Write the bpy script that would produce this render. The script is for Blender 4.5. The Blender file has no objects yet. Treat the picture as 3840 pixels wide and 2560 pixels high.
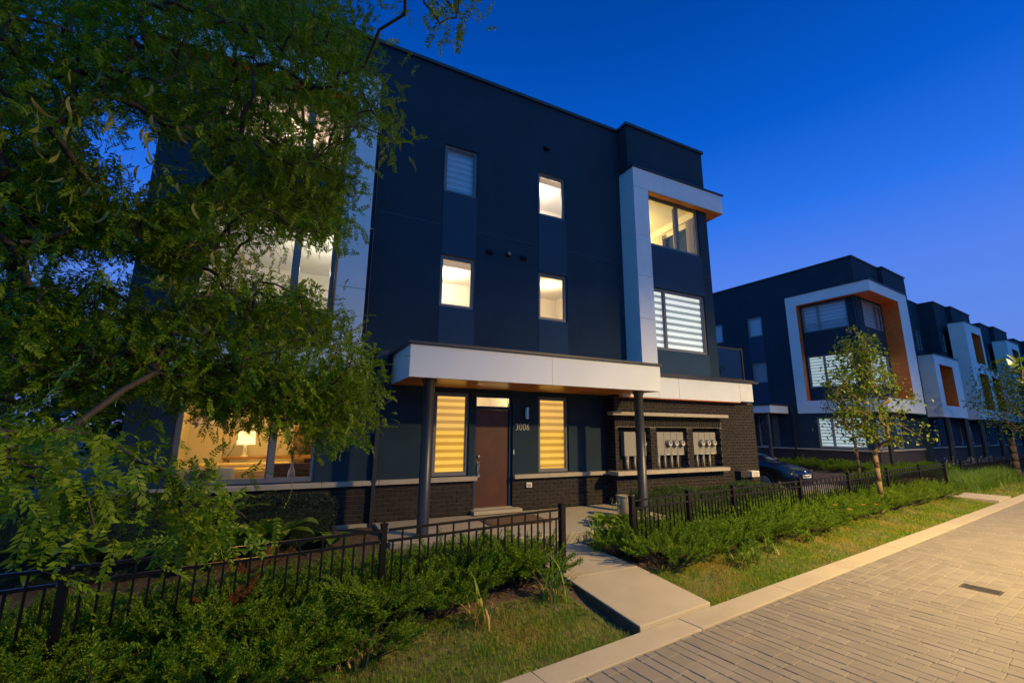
import bpy, math, random
import numpy as np
from mathutils import Vector, Matrix
random.seed(7); rng = np.random.default_rng(7)
S = bpy.context.scene
COL = S.collection
R = math.radians

# ------------------------------------------------------------------ camera
CAM = np.array([0.0, 0.0, 1.75])
FPX = 1634.0
def cam_basis():
    yaw, pitch, roll = R(25.95), R(11.36), R(-0.505)
    F = np.array([math.sin(yaw)*math.cos(pitch), math.cos(yaw)*math.cos(pitch), math.sin(pitch)])
    r = np.array([math.cos(yaw), -math.sin(yaw), 0]); d = -np.cross(r, F)
    c, s = math.cos(roll), math.sin(roll)
    return c*r+s*d, -s*r+c*d, F
CR, CD, CF = cam_basis()
cd = bpy.data.cameras.new('camera'); cam = bpy.data.objects.new('camera', cd); COL.objects.link(cam)
cd.sensor_width = 36; cd.lens = FPX/3840*36; cd.clip_end = 2000; cd.clip_start = 0.05
cam.matrix_world = Matrix(((CR[0], -CD[0], -CF[0], CAM[0]), (CR[1], -CD[1], -CF[1], CAM[1]), (CR[2], -CD[2], -CF[2], CAM[2]), (0, 0, 0, 1)))
S.camera = cam
def ray(px, py):                       # photo pixel (3840 wide) -> direction
    return CR*(px-1920)/FPX + CD*(py-1280)/FPX + CF

# ------------------------------------------------------------------ world: dusk sky
W = bpy.data.worlds.new('World'); S.world = W; W.use_nodes = True
nt = W.node_tree; nt.nodes.clear()
def wn(t, **k):
    n = nt.nodes.new(t)
    for a, b in k.items(): setattr(n, a, b)
    return n
tc = wn('ShaderNodeTexCoord'); sx = wn('ShaderNodeSeparateXYZ'); nt.links.new(tc.outputs['Generated'], sx.inputs[0])
mr = wn('ShaderNodeMapRange'); mr.inputs[1].default_value = -0.05; mr.inputs[2].default_value = 1.0
nt.links.new(sx.outputs['Z'], mr.inputs[0])
SKY = [(0.0, (.13, .16, .45)), (0.10, (.165, .235, .68)), (0.21, (.115, .255, .80)), (0.33, (.085, .225, .84)), (0.445, (.022, .170, .82)), (0.575, (.002, .105, .62)), (0.746, (.0, .062, .385)), (1.0, (.0, .034, .24))]
def ramp(node, stops):
    e = node.color_ramp.elements
    while len(e) > 1: e.remove(e[-1])
    e[0].position = stops[0][0]; e[0].color = (*stops[0][1], 1)
    for p, c in stops[1:]:
        q = e.new(p); q.color = (*c, 1)
cr = wn('ShaderNodeValToRGB'); ramp(cr, SKY); nt.links.new(mr.outputs[0], cr.inputs[0])
# the afterglow side of the sky, behind the camera: one broad even rise towards the set sun
GLOW_DIR = Vector((-0.50, -0.76, 0.30)).normalized()
vd = wn('ShaderNodeVectorMath', operation='DOT_PRODUCT'); vd.inputs[1].default_value = GLOW_DIR
nt.links.new(tc.outputs['Generated'], vd.inputs[0])
mg = wn('ShaderNodeMapRange'); mg.interpolation_type = 'SMOOTHSTEP'; mg.inputs[1].default_value = -0.35; mg.inputs[2].default_value = 1.0
nt.links.new(vd.outputs['Value'], mg.inputs[0])
mx = wn('ShaderNodeMix', data_type='RGBA'); mx.inputs['B'].default_value = (.05, .31, .82, 1)
nt.links.new(mg.outputs[0], mx.inputs['Factor']); nt.links.new(cr.outputs[0], mx.inputs['A'])
bg = wn('ShaderNodeBackground'); bg.inputs[1].default_value = 1.0; nt.links.new(mx.outputs['Result'], bg.inputs[0])
ow = wn('ShaderNodeOutputWorld'); nt.links.new(bg.outputs[0], ow.inputs[0])

S.view_settings.view_transform = 'Standard'; S.view_settings.look = 'None'
S.view_settings.exposure = 0.0; S.view_settings.gamma = 1.0; S.view_settings.use_curve_mapping = False
S.render.engine = 'CYCLES'
cy = S.cycles
cy.max_bounces = 6; cy.diffuse_bounces = 3; cy.glossy_bounces = 3; cy.transmission_bounces = 4; cy.transparent_max_bounces = 12
cy.use_denoising = True; cy.caustics_reflective = False; cy.caustics_refractive = False
cy.sample_clamp_indirect = 6.0; cy.use_light_tree = True

# ------------------------------------------------------------------ materials
MATS = {}
def new_mat(name):
    m = bpy.data.materials.new(name); m.use_nodes = True; t = m.node_tree; t.nodes.clear(); MATS[name] = m
    o = t.nodes.new('ShaderNodeOutputMaterial')
    return m, t, o
def N(t, kind, **k):
    n = t.nodes.new(kind)
    for a, b in k.items(): setattr(n, a, b)
    return n
def rand_node(t):
    oi = N(t, 'ShaderNodeObjectInfo'); g = N(t, 'ShaderNodeNewGeometry')
    a = N(t, 'ShaderNodeMath', operation='ADD'); t.links.new(oi.outputs['Random'], a.inputs[0]); t.links.new(g.outputs['Random Per Island'], a.inputs[1])
    f = N(t, 'ShaderNodeMath', operation='FRACT'); t.links.new(a.outputs[0], f.inputs[0]); return f.outputs[0]
def noise(t, scale, detail=4, rough=.55, coord='Object', sc=None):
    c = N(t, 'ShaderNodeTexCoord'); n = N(t, 'ShaderNodeTexNoise'); n.inputs['Scale'].default_value = scale
    n.inputs['Detail'].default_value = detail; n.inputs['Roughness'].default_value = rough
    if sc:
        mp = N(t, 'ShaderNodeMapping'); mp.inputs['Scale'].default_value = sc
        t.links.new(c.outputs[coord], mp.inputs[0]); t.links.new(mp.outputs[0], n.inputs['Vector'])
    else: t.links.new(c.outputs[coord], n.inputs['Vector'])
    return n.outputs['Fac']
def world_noise(t, scale, detail=4, rough=.55):
    g = N(t, 'ShaderNodeNewGeometry'); n = N(t, 'ShaderNodeTexNoise'); n.inputs['Scale'].default_value = scale
    n.inputs['Detail'].default_value = detail; n.inputs['Roughness'].default_value = rough
    t.links.new(g.outputs['Position'], n.inputs['Vector']); return n.outputs['Fac']
def rampn(t, fac, stops):
    r = N(t, 'ShaderNodeValToRGB'); ramp(r, stops); t.links.new(fac, r.inputs[0]); return r.outputs[0]
def mixc(t, fac, a, b, blend='MIX'):
    m = N(t, 'ShaderNodeMix', data_type='RGBA'); m.blend_type = blend
    for s, v in ((('Factor'), fac), ('A', a), ('B', b)):
        if hasattr(v, 'is_output'): t.links.new(v, m.inputs[s])
        elif s == 'Factor': m.inputs[s].default_value = v
        else: m.inputs[s].default_value = (*v, 1)
    return m.outputs['Result']
def surf(name, base, rough=.6, var=.12, vscale=3., bump=0., bscale=60., metal=0., spec=.5, rnd=0., stains=None, coat=0.):
    """opaque surface: base colour with soft large-scale variation, fine relief and optional per-piece variation"""
    m, t, o = new_mat(name)
    p = N(t, 'ShaderNodeBsdfPrincipled'); t.links.new(p.outputs[0], o.inputs[0])
    p.inputs['Roughness'].default_value = rough; p.inputs['Metallic'].default_value = metal
    p.inputs['Specular IOR Level'].default_value = spec; p.inputs['Coat Weight'].default_value = coat
    b = np.array(base)
    col = rampn(t, world_noise(t, vscale), [(.25, tuple(b*(1-var))), (.75, tuple(np.minimum(b*(1+var), 1)))])
    if stains is not None:
        f = rampn(t, world_noise(t, stains[1], 6, .65), [(stains[2], (0, 0, 0)), (stains[2]+.18, (1, 1, 1))])
        col = mixc(t, f, col, stains[0])
    if rnd > 0:
        rr = rand_node(t); sc = rampn(t, rr, [(0, (1-rnd,)*3), (1, (1+rnd,)*3)])
        col = mixc(t, 1.0, col, sc, 'MULTIPLY')
    t.links.new(col, p.inputs['Base Color'])
    if bump > 0:
        bp = N(t, 'ShaderNodeBump'); bp.inputs['Strength'].default_value = bump; bp.inputs['Distance'].default_value = .01
        t.links.new(world_noise(t, bscale, 6, .6), bp.inputs['Height']); t.links.new(bp.outputs[0], p.inputs['Normal'])
    return m
def leafmat(name, cols, trans=.35, rough=.42, spec=.45, wn_=.5, wr_=.62, nsc=2.2):
    m, t, o = new_mat(name)
    p = N(t, 'ShaderNodeBsdfPrincipled'); p.inputs['Roughness'].default_value = rough; p.inputs['Specular IOR Level'].default_value = spec
    k = len(cols); rr = rand_node(t)
    w = world_noise(t, nsc, 3)
    a = N(t, 'ShaderNodeMath', operation='MULTIPLY_ADD'); t.links.new(w, a.inputs[0]); a.inputs[1].default_value = wn_; 
    b = N(t, 'ShaderNodeMath', operation='MULTIPLY'); t.links.new(rr, b.inputs[0]); b.inputs[1].default_value = wr_; t.links.new(b.outputs[0], a.inputs[2])
    col = rampn(t, a.outputs[0], [(i/(k-1) if k > 1 else 0, c) for i, c in enumerate(cols)])
    t.links.new(col, p.inputs['Base Color'])
    tr = N(t, 'ShaderNodeBsdfTranslucent'); t.links.new(col, tr.inputs[0])
    mxs = N(t, 'ShaderNodeMixShader'); mxs.inputs[0].default_value = trans
    t.links.new(p.outputs[0], mxs.inputs[1]); t.links.new(tr.outputs[0], mxs.inputs[2]); t.links.new(mxs.outputs[0], o.inputs[0])
    return m
def emis(name, col, strength, var=.0, base=(.6, .6, .58)):
    m, t, o = new_mat(name)
    p = N(t, 'ShaderNodeBsdfPrincipled'); p.inputs['Base Color'].default_value = (*base, 1); p.inputs['Roughness'].default_value = .8
    p.inputs['Emission Color'].default_value = (*col, 1); p.inputs['Emission Strength'].default_value = strength
    if var:
        c = rampn(t, world_noise(t, 1.3, 3), [(.3, tuple(np.array(col)*(1-var))), (.7, tuple(np.array(col)*(1+var)))])
        t.links.new(c, p.inputs['Emission Color'])
    t.links.new(p.outputs[0], o.inputs[0]); return m
def glassmat(name, tint=(.92, .95, .96), ior=1.5):
    m, t, o = new_mat(name)
    tr = N(t, 'ShaderNodeBsdfTransparent'); tr.inputs[0].default_value = (*tint, 1)
    g = N(t, 'ShaderNodeBsdfGlossy'); g.inputs['Roughness'].default_value = .02
    lw = N(t, 'ShaderNodeLayerWeight'); lw.inputs[0].default_value = .5
    f5 = N(t, 'ShaderNodeMath', operation='POWER'); f5.inputs[1].default_value = 5; t.links.new(lw.outputs['Facing'], f5.inputs[0])
    f = N(t, 'ShaderNodeMath', operation='MULTIPLY_ADD'); f.inputs[1].default_value = .92; f.inputs[2].default_value = .045; t.links.new(f5.outputs[0], f.inputs[0])
    mxs = N(t, 'ShaderNodeMixShader'); t.links.new(f.outputs[0], mxs.inputs[0]); t.links.new(tr.outputs[0], mxs.inputs[1]); t.links.new(g.outputs[0], mxs.inputs[2])
    t.links.new(mxs.outputs[0], o.inputs[0]); return m

M = MATS
surf('stucco', (.0045, .0255, .049), .85, .26, .7, .8, 110, stains=((.009, .034, .060), .9, .52))
surf('stucco_strip', (.011, .044, .088), .8, .12, .9, .4, 140)
surf('joint_trim', (.05, .075, .11), .7)
surf('white_panel', (.66, .72, .76), .5, .06, .8, .12, 90, stains=((.58, .63, .66), 1.6, .58))
surf('orange_panel', (.58, .14, .018), .45, .18, 5, .05, 60)
surf('soffit', (.62, .24, .05), .28, .15, 4, .05, 60)
surf('coping', (.028, .029, .032), .45, .1)
surf('brick', (.0115, .0085, .0075), .8, .25, 6, .5, 90, rnd=.38)
surf('mortar', (.105, .088, .072), .95, .2, 8, .5, 120)
surf('limestone', (.38, .335, .26), .75, .10, 3, .25, 80, stains=((.28, .24, .18), 4, .58))
surf('concrete', (.345, .305, .225), .85, .08, 1.6, .35, 120, stains=((.31, .26, .18), 2.3, .56))
surf('kerb_concrete', (.345, .305, .23), .85, .08, 1.5, .35, 120, rnd=.05, stains=((.32, .27, .19), 2.0, .55))
surf('paver', (.175, .160, .137), .85, .10, 2.5, .4, 110, rnd=.09, stains=((.215, .175, .12), 1.4, .58))
surf('paver_sand', (.07, .06, .048), .95, .3, 9, .4, 90)
surf('drain_iron', (.05, .045, .04), .7, .3, 14, .3, 60)
surf('black_metal', (.0035, .0035, .004), .42, .2, 8, .05, 70, spec=.3)
surf('column_paint', (.024, .025, .028), .38, .1, 3)
surf('frame_grey', (.16, .165, .175), .4, .08, 4)
surf('frame_far', (.22, .235, .26), .45, .08, 4)
surf('door_wood', (.075, .020, .008), .5, .3, 4, .12, 50, stains=((.11, .045, .026), 3.5, .6))
surf('numeral', (.48, .45, .38), .5, .1, 8)
surf('steel', (.55, .54, .50), .28, .1, 8, metal=1.)
surf('meter_grey', (.25, .25, .23), .5, .05, 4)
surf('meter_black', (.03, .03, .03), .4)
surf('pvc', (.29, .29, .27), .45, .06, 5)
surf('plastic_white', (.6, .6, .56), .5)
surf('soil', (.085, .055, .034), .95, .35, 6, .9, 35, stains=((.17, .11, .06), 5, .55))
surf('lawn_soil', (.13, .105, .04), .95, .35, 3, .9, 60, stains=((.06, .09, .016), 2.2, .48))
surf('ground_far', (.05, .06, .035), .95, .3, .2)
surf('asphalt', (.22, .20, .18), .9, .12, 2, .4, 90)
surf('bark', (.085, .062, .042), .9, .25, 14, .7, 45)
surf('bark_young', (.17, .115, .055), .85, .25, 9, .5, 70)
surf('twig', (.04, .03, .016), .8, .3, 9)
surf('doormat', (.10, .058, .042), .95, .2, 20, .6, 200)
surf('clay_pot', (.24, .215, .15), .8, .2, 9, .4, 60)
surf('room_wall', (.78, .74, .66), .8, .03)
surf('room_ceiling', (.82, .80, .76), .8, .02)
surf('room_floor', (.30, .19, .10), .5, .2)
surf('room_trim', (.80, .78, .72), .5)
surf('room_taupe', (.22, .16, .10), .7, .1)
surf('sofa', (.62, .52, .34), .9, .08, 6, .3, 120)
surf('table_wood', (.42, .24, .09), .5, .2, 6)
surf('dark_wood', (.06, .035, .02), .6, .2, 6)
surf('rattan', (.13, .08, .04), .8, .3, 30, .6, 90)
surf('ceramic', (.75, .72, .62), .3)
surf('curtain', (.62, .58, .52), .9, .08, 5)
surf('car_paint', (.003, .004, .006), .3, .1, 3, spec=.5, coat=.35)
surf('car_black', (.012, .012, .013), .45)
surf('tyre', (.015, .015, .015), .8)
surf('chrome', (.7, .7, .72), .15, metal=1.)
surf('plate', (.7, .72, .72), .5)
surf('blind_white', (.52, .66, .80), .8, .04, 2)
surf('blind_sheer', (.40, .53, .66), .8, .04, 2)
surf('blind_dim', (.22, .24, .25), .8, .1, 2)
surf('brick_far', (.042, .031, .027), .85, .3, 9, .5, 30)
surf('dark_glass', (.012, .016, .022), .08, .1, spec=.6)
surf('grey_glass', (.10, .10, .095), .15, .35, 1.5, spec=.6)
glassmat('glass'); glassmat('balcony_glass', (.75, .8, .8)); glassmat('lens', (.9, .9, .9))
emis('blind_lit', (1.0, .52, .065), 1.22, .08, (.10, .08, .05))
emis('blind_lit_sheer', (.95, .43, .035), .78, .10, (.08, .06, .04))
emis('blind_cool', (1.0, .98, .86), .92, .06)
emis('blind_cool_sheer', (.62, .66, .55), .42, .2, (.3, .3, .28))
emis('blind_far', (.82, .95, .93), .62, .10)
emis('blind_far_line', (.42, .55, .56), .42, .1)
emis('shade_glow', (.95, .60, .30), .55, .1, (.2, .17, .13))
emis('lamp_shade_lit', (1.0, .72, .28), 2.2)
emis('lamp_lens', (1.0, .74, .36), 6)
emis('distant_lamp', (1.0, .85, .5), 5)
leafmat('locust_leaf', [(.035, .075, .004), (.085, .17, .006), (.16, .27, .008), (.26, .36, .010)], .45, .5, .25)
leafmat('locust_pod', [(.12, .13, .012), (.19, .19, .016), (.13, .10, .015)], .25)
leafmat('pear_leaf', [(.045, .10, .008), (.095, .18, .010), (.16, .24, .012), (.24, .28, .015)], .42)
leafmat('dark_leaf', [(.014, .030, .010), (.026, .050, .013), (.040, .070, .016)], .3)
leafmat('juniper', [(.016, .042, .005), (.062, .14, .008), (.17, .29, .011), (.30, .42, .015)], .25, .6, .25)
leafmat('juniper_dead', [(.16, .045, .012), (.28, .085, .02), (.20, .06, .015)], .2, .7)
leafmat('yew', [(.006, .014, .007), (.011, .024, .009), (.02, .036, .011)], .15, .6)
leafmat('box_leaf', [(.016, .04, .006), (.03, .066, .009), (.05, .095, .012)], .25, .5)
leafmat('lily_leaf', [(.07, .16, .014), (.13, .25, .018), (.22, .33, .022)], .35)
leafmat('lily_dry', [(.34, .22, .07), (.48, .34, .11), (.38, .22, .07)], .25, .8)
leafmat('hosta_leaf', [(.08, .17, .016), (.13, .23, .020), (.18, .28, .025)], .35)
leafmat('grass', [(.36, .27, .06), (.38, .29, .065), (.31, .28, .04), (.13, .23, .012), (.17, .28, .015), (.31, .29, .035), (.38, .29, .06)], .3, .7, .3, 1.15, .2, 1.7)
leafmat('mulch', [(.06, .035, .02), (.13, .08, .04), (.22, .14, .07)], .0, .9)
leafmat('petal_white', [(.55, .55, .58), (.7, .7, .72)], .3)
leafmat('petal_orange', [(.6, .16, .02), (.7, .35, .02)], .3)

# ------------------------------------------------------------------ helpers
def link(o, parent=None):
    COL.objects.link(o)
    if parent is not None: o.parent = parent
    return o
def thing(name, label, cat, loc=(0, 0, 0), rz=0, group=None):
    o = bpy.data.objects.new(name, None); o.empty_display_size = .2; link(o); o.location = loc; o.rotation_euler = (0, 0, rz)
    tag(o, label, cat, group); return o
def tag(o, label, cat, group=None):
    o['label'] = label; o['category'] = cat
    if group: o['group'] = group
    return o
class MB:
    def __init__(s, T=None): s.v = []; s.f = []; s.T = T
    def add(s, vs, fs):
        n = len(s.v)
        s.v += [s.T(*p) if s.T else tuple(p) for p in vs]; s.f += [tuple(i+n for i in f) for f in fs]; return s
    def box(s, x0, x1, y0, y1, z0, z1):
        return s.add([(x0, y0, z0), (x1, y0, z0), (x1, y1, z0), (x0, y1, z0), (x0, y0, z1), (x1, y0, z1), (x1, y1, z1), (x0, y1, z1)],
                     [(0, 3, 2, 1), (4, 5, 6, 7), (0, 1, 5, 4), (1, 2, 6, 5), (2, 3, 7, 6), (3, 0, 4, 7)])
    def quad(s, a, b, c, d): return s.add([a, b, c, d], [(0, 1, 2, 3)])
    def prism(s, poly, z0, z1):
        n = len(poly)
        return s.add([(x, y, z0) for x, y in poly]+[(x, y, z1) for x, y in poly],
                     [tuple(range(n-1, -1, -1)), tuple(range(n, 2*n))]+[(i, (i+1) % n, n+(i+1) % n, n+i) for i in range(n)])
    def cyl(s, p0, p1, r0, r1=None, n=12, caps=True):
        r1 = r0 if r1 is None else r1
        p0 = Vector(p0); p1 = Vector(p1); d = (p1-p0).normalized()
        a = d.orthogonal().normalized(); b = d.cross(a)
        vs = []
        for p, r in ((p0, r0), (p1, r1)):
            vs += [tuple(p+(a*math.cos(2*math.pi*k/n)+b*math.sin(2*math.pi*k/n))*r) for k in range(n)]
        fs = [(k, (k+1) % n, n+(k+1) % n, n+k) for k in range(n)]
        if caps: fs += [tuple(range(n-1, -1, -1)), tuple(range(n, 2*n))]
        return s.add(vs, fs)
    def lathe(s, c, prof, n=20):
        vs = []; fs = []
        for r, z in prof: vs += [(c[0]+r*math.cos(2*math.pi*k/n), c[1]+r*math.sin(2*math.pi*k/n), c[2]+z) for k in range(n)]
        for j in range(len(prof)-1):
            for k in range(n): fs.append((j*n+k, j*n+(k+1) % n, (j+1)*n+(k+1) % n, (j+1)*n+k))
        return s.add(vs, fs)
    def tube(s, pts, r, n=6):
        for a, b in zip(pts[:-1], pts[1:]): s.cyl(a, b, r, r, n)
        return s
    def holed(s, a0, a1, z0, z1, d, holes, depth=.14):
        """front face in plane depth=d with rectangular openings and their reveals (coordinates a, d, z)"""
        xs = sorted({a0, a1, *[h[0] for h in holes], *[h[1] for h in holes]}); zs = sorted({z0, z1, *[h[2] for h in holes], *[h[3] for h in holes]})
        xs = [x for x in xs if a0 <= x <= a1]; zs = [z for z in zs if z0 <= z <= z1]
        for i in range(len(xs)-1):
            for j in range(len(zs)-1):
                cx = (xs[i]+xs[i+1])/2; cz = (zs[j]+zs[j+1])/2
                if any(h[0] < cx < h[1] and h[2] < cz < h[3] for h in holes): continue
                s.quad((xs[i], d, zs[j]), (xs[i+1], d, zs[j]), (xs[i+1], d, zs[j+1]), (xs[i], d, zs[j+1]))
        for x0, x1, q0, q1 in holes:
            e = d+depth
            s.quad((x0, d, q0), (x0, e, q0), (x0, e, q1), (x0, d, q1)); s.quad((x1, d, q0), (x1, d, q1), (x1, e, q1), (x1, e, q0))
            s.quad((x0, d, q0), (x1, d, q0), (x1, e, q0), (x0, e, q0)); s.quad((x0, d, q1), (x0, e, q1), (x1, e, q1), (x1, d, q1))
        return s
    def build(s, name, mat, parent=None, loc=None, smooth=False, bevel=0):
        me = bpy.data.meshes.new(name); me.from_pydata(s.v, [], s.f); me.materials.append(M[mat]); me.update()
        if smooth: me.polygons.foreach_set('use_smooth', [True]*len(me.polygons))
        o = bpy.data.objects.new(name, me); link(o, parent)
        if loc is not None: o.location = loc
        if bevel:
            b = o.modifiers.new('bevel', 'BEVEL'); b.width = bevel; b.segments = 2; b.limit_method = 'ANGLE'
        return o
def struct(o, kind='structure'): o['kind'] = kind; return o
def npmesh(name, V, F, mat, parent=None, smooth=False):
    V = np.asarray(V, np.float32).reshape(-1, 3); F = np.asarray(F, np.int32); k = F.shape[1]
    me = bpy.data.meshes.new(name); me.vertices.add(len(V)); me.vertices.foreach_set('co', V.ravel())
    me.loops.add(F.size); me.loops.foreach_set('vertex_index', F.ravel()); me.polygons.add(len(F))
    me.polygons.foreach_set('loop_start', np.arange(0, F.size, k, dtype=np.int32)); me.polygons.foreach_set('loop_total', np.full(len(F), k, np.int32))
    if smooth: me.polygons.foreach_set('use_smooth', np.ones(len(F), bool))
    me.update(calc_edges=True); me.materials.append(M[mat])
    o = bpy.data.objects.new(name, me); link(o, parent); return o
def copy_tree(o, parent=None):
    c = o.copy(); COL.objects.link(c); c.parent = parent
    for ch in list(o.children): copy_tree(ch, c)
    return c
FRONT = lambda a, d, z: (a, d, z)      # facade facing -y
SIDE = lambda a, d, z: (d, a, z)       # facade facing -x

def window(parent, T, a0, a1, z0, z1, d, mull=(), blind=None, frame='frame_grey', border=.055, mw=.07, slat=.105, glass='glass', join=False, back=None):
    """window part (its frame) with panes and blind slats as sub-parts"""
    mb = MB(T); e = d+.07
    mb.box(a0, a0+border, d, e, z0, z1); mb.box(a1-border, a1, d, e, z0, z1)
    mb.box(a0+border, a1-border, d, e, z0, z0+border); mb.box(a0+border, a1-border, d, e, z1-border, z1)
    for m_ in mull: mb.box(m_-mw/2, m_+mw/2, d-.004, e+.004, z0+border*.6, z1-border*.6)
    w = mb.build('window', frame, parent)
    cuts = [a0+border]
    for m_ in mull: cuts += [m_-mw/2, m_+mw/2]
    cuts.append(a1-border)
    panes = list(zip(cuts[0::2], cuts[1::2]))
    for p, q in panes:
        ib = .022
        fm = MB(T); fm.box(p, p+ib, d+.018, d+.05, z0+border, z1-border); fm.box(q-ib, q, d+.018, d+.05, z0+border, z1-border)
        fm.box(p+ib, q-ib, d+.018, d+.05, z0+border, z0+border+ib); fm.box(p+ib, q-ib, d+.018, d+.05, z1-border-ib, z1-border)
        fm.build('sash', frame, w)
        MB(T).box(p+ib, q-ib, d+.032, d+.037, z0+border+ib, z1-border-ib).build('pane', glass, w)
    if blind:
        b1, b2 = blind; z = z1-border+.01; k = 0; ma, mc = MB(T), MB(T)
        while z > z0+border:
            h = slat*(.52 if k % 2 == 0 else .48); zb = max(z-h, z0+border-.01)
            off = .10 if k % 2 == 0 else .106
            t_ = (ma if k % 2 == 0 else mc) if join else MB(T)
            t_.box(a0+border*.8, a1-border*.8, d+off, d+off+.003, zb, z)
            if not join: t_.build('blind_slat', b1 if k % 2 == 0 else b2, w)
            z = zb; k += 1
        if join: ma.build('blind', b1, w); mc.build('blind', b2, w)
    if back: MB(T).box(a0+border*.5, a1-border*.5, d+.13, d+.14, z0+border*.5, z1-border*.5).build('backing', back, w)
    return w
def room(parent, x0, x1, y0, y1, z0, z1, wall='room_wall', skip=('front',), floor='room_floor', right_hole=None):
    """plastered room behind a window: inner faces only"""
    mb = MB()
    mb.quad((x0, y0, z0), (x0, y1, z0), (x0, y1, z1), (x0, y0, z1))
    if right_hole:
        h = MB(lambda a, d, z: (d, a, z)); h.holed(y0, y1, z0, z1, x1, [right_hole], .1); mb.v += h.v and []; n = len(mb.v); mb.v += h.v; mb.f += [tuple(i+n for i in f) for f in h.f]
    else: mb.quad((x1, y0, z0), (x1, y0, z1), (x1, y1, z1), (x1, y1, z0))
    mb.quad((x0, y1, z0), (x1, y1, z0), (x1, y1, z1), (x0, y1, z1))
    mb.build('room_wall', wall, parent)
    MB().quad((x0, y0, z1), (x0, y1, z1), (x1, y1, z1), (x1, y0, z1)).build('room_ceiling', 'room_ceiling', parent)
    MB().quad((x0, y0, z0), (x1, y0, z0), (x1, y1, z0), (x0, y1, z0)).build('room_floor', floor, parent)
def point_light(name, loc, power, col, r=.12):
    l = bpy.data.lights.new(name, 'POINT'); l.energy = power; l.color = col; l.shadow_soft_size = r
    o = bpy.data.objects.new(name, l); link(o); o.location = loc; return o

# ------------------------------------------------------------------ terrain levels
def kerb_in(x): return 4.09+.130*(x-4.7)       # inner edge of the kerb line
KA = math.atan(.130); KD = Vector((math.cos(KA), math.sin(KA), 0)); KN = Vector((-math.sin(KA), math.cos(KA), 0))
K0 = Vector((4.7, 4.09, 0))
def KP(s, t, z=0):                             # along / away from the kerb, towards the houses
    p = K0+KD*s+KN*t; return Vector((p.x, p.y, z))
def bed_z(x, y):
    t = (y-kerb_in(x))*math.cos(KA)
    def ss(a, b): q = min(max((t-a)/(b-a), 0), 1); return q*q*(3-2*q)
    g = 1-.9*min(max((x-11.6)/.9, 0), 1)*(1-min(max((x-18.5)/2.5, 0), 1))
    return -.375+.12*ss(.1, 1.5)+.20*g*ss(1.8, 4.2)
def bed_z_np(x, y):
    t = (y-(4.09+.130*(x-4.7)))*math.cos(KA)
    ss = lambda a, b: (lambda q: q*q*(3-2*q))(np.clip((t-a)/(b-a), 0, 1))
    g = 1-.9*np.clip((x-11.6)/.9, 0, 1)*(1-np.clip((x-18.5)/2.5, 0, 1))
    return -.375+.12*ss(.1, 1.5)+.20*g*ss(1.8, 4.2)

struct(MB().quad((-600, -600, -.62), (600, -600, -.62), (600, 600, -.62), (-600, 600, -.62)).build('ground', 'ground_far'))
def terrain(name, s0, s1, t0, t1, ds, dt, mat, lift=0.):
    ns = int((s1-s0)/ds)+1; nt_ = int((t1-t0)/dt)+1
    ss, tt = np.meshgrid(np.linspace(s0, s1, ns), np.linspace(t0, t1, nt_), indexing='ij')
    X = K0.x+KD.x*ss+KN.x*tt; Y = K0.y+KD.y*ss+KN.y*tt
    Z = bed_z_np(X, Y)+lift+rng.normal(0, .006, X.shape)
    V = np.stack([X, Y, Z], -1).reshape(-1, 3); i = np.arange(ns*nt_).reshape(ns, nt_)
    F = np.stack([i[:-1, :-1], i[1:, :-1], i[1:, 1:], i[:-1, 1:]], -1).reshape(-1, 4)
    return struct(npmesh(name, V, F, mat, smooth=True))
def cut_terrain():
    terrain('planting_bed', -14, -.65, 0, 9, .12, .12, 'soil'); terrain('planting_bed', -.65, 45, 0, 10, .15, .15, 'soil')
cut_terrain()

# ------------------------------------------------------------------ street: kerb and pavers
kerb = struct(MB().prism([tuple(KP(-9, -.29)[:2]), tuple(KP(45, -.29)[:2]), tuple(KP(45, -.005)[:2]), tuple(KP(-9, -.005)[:2])], -.6, -.325).build('kerb', 'paver_sand'))
s = -8.75
while s < 44:
    L = 2.02
    a, b = KP(s+.004, -.30), KP(s+L-.004, -.30); c_, d_ = KP(s+L-.004, 0), KP(s+.004, 0)
    MB().prism([tuple(p[:2]) for p in (a, b, c_, d_)], -.55, -.298+random.uniform(-.002, .002)).build('kerb_stone', 'kerb_concrete', kerb, bevel=.006)
    s += L
street = struct(MB().prism([tuple(KP(-12, -14)[:2]), tuple(KP(60, -14)[:2]), tuple(KP(60, -.295)[:2]), tuple(KP(-12, -.295)[:2])], -.6, -.322).build('street', 'paver_sand'))
# pavers: courses across the street, a band of courses along the street round the drain
PV = []          # (s0, s1, t0, t1)
widths = [.182, .124, .122]; BAND = (2.45, 4.95)
s = -6.2; k = 0
def drain_hit(s0, s1, t0, t1): return s1 > DR[0] and s0 < DR[1] and t1 > DR[2] and t0 < DR[3]
dr = KP(0, 0); DRc = Vector((8.52, 2.985, 0))-K0; DRs, DRt = DRc.dot(KD), DRc.dot(KN)
DR = (DRs-.125, DRs+.125, DRt-.20, DRt+.20)
def add_pv(s0, s1, t0, t1):
    if not drain_hit(s0, s1, t0, t1): PV.append((s0, s1, t0, t1)); return
    if t1 > DR[3]+.03: PV.append((s0, s1, max(t0, DR[3]), t1))
    if t0 < DR[2]-.03: PV.append((s0, s1, t0, min(t1, DR[2])))
    if s0 < DR[0]-.03: PV.append((s0, DR[0], max(t0, DR[2]), min(t1, DR[3])))
    if s1 > DR[1]+.03: PV.append((DR[1], s1, max(t0, DR[2]), min(t1, DR[3])))
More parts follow.
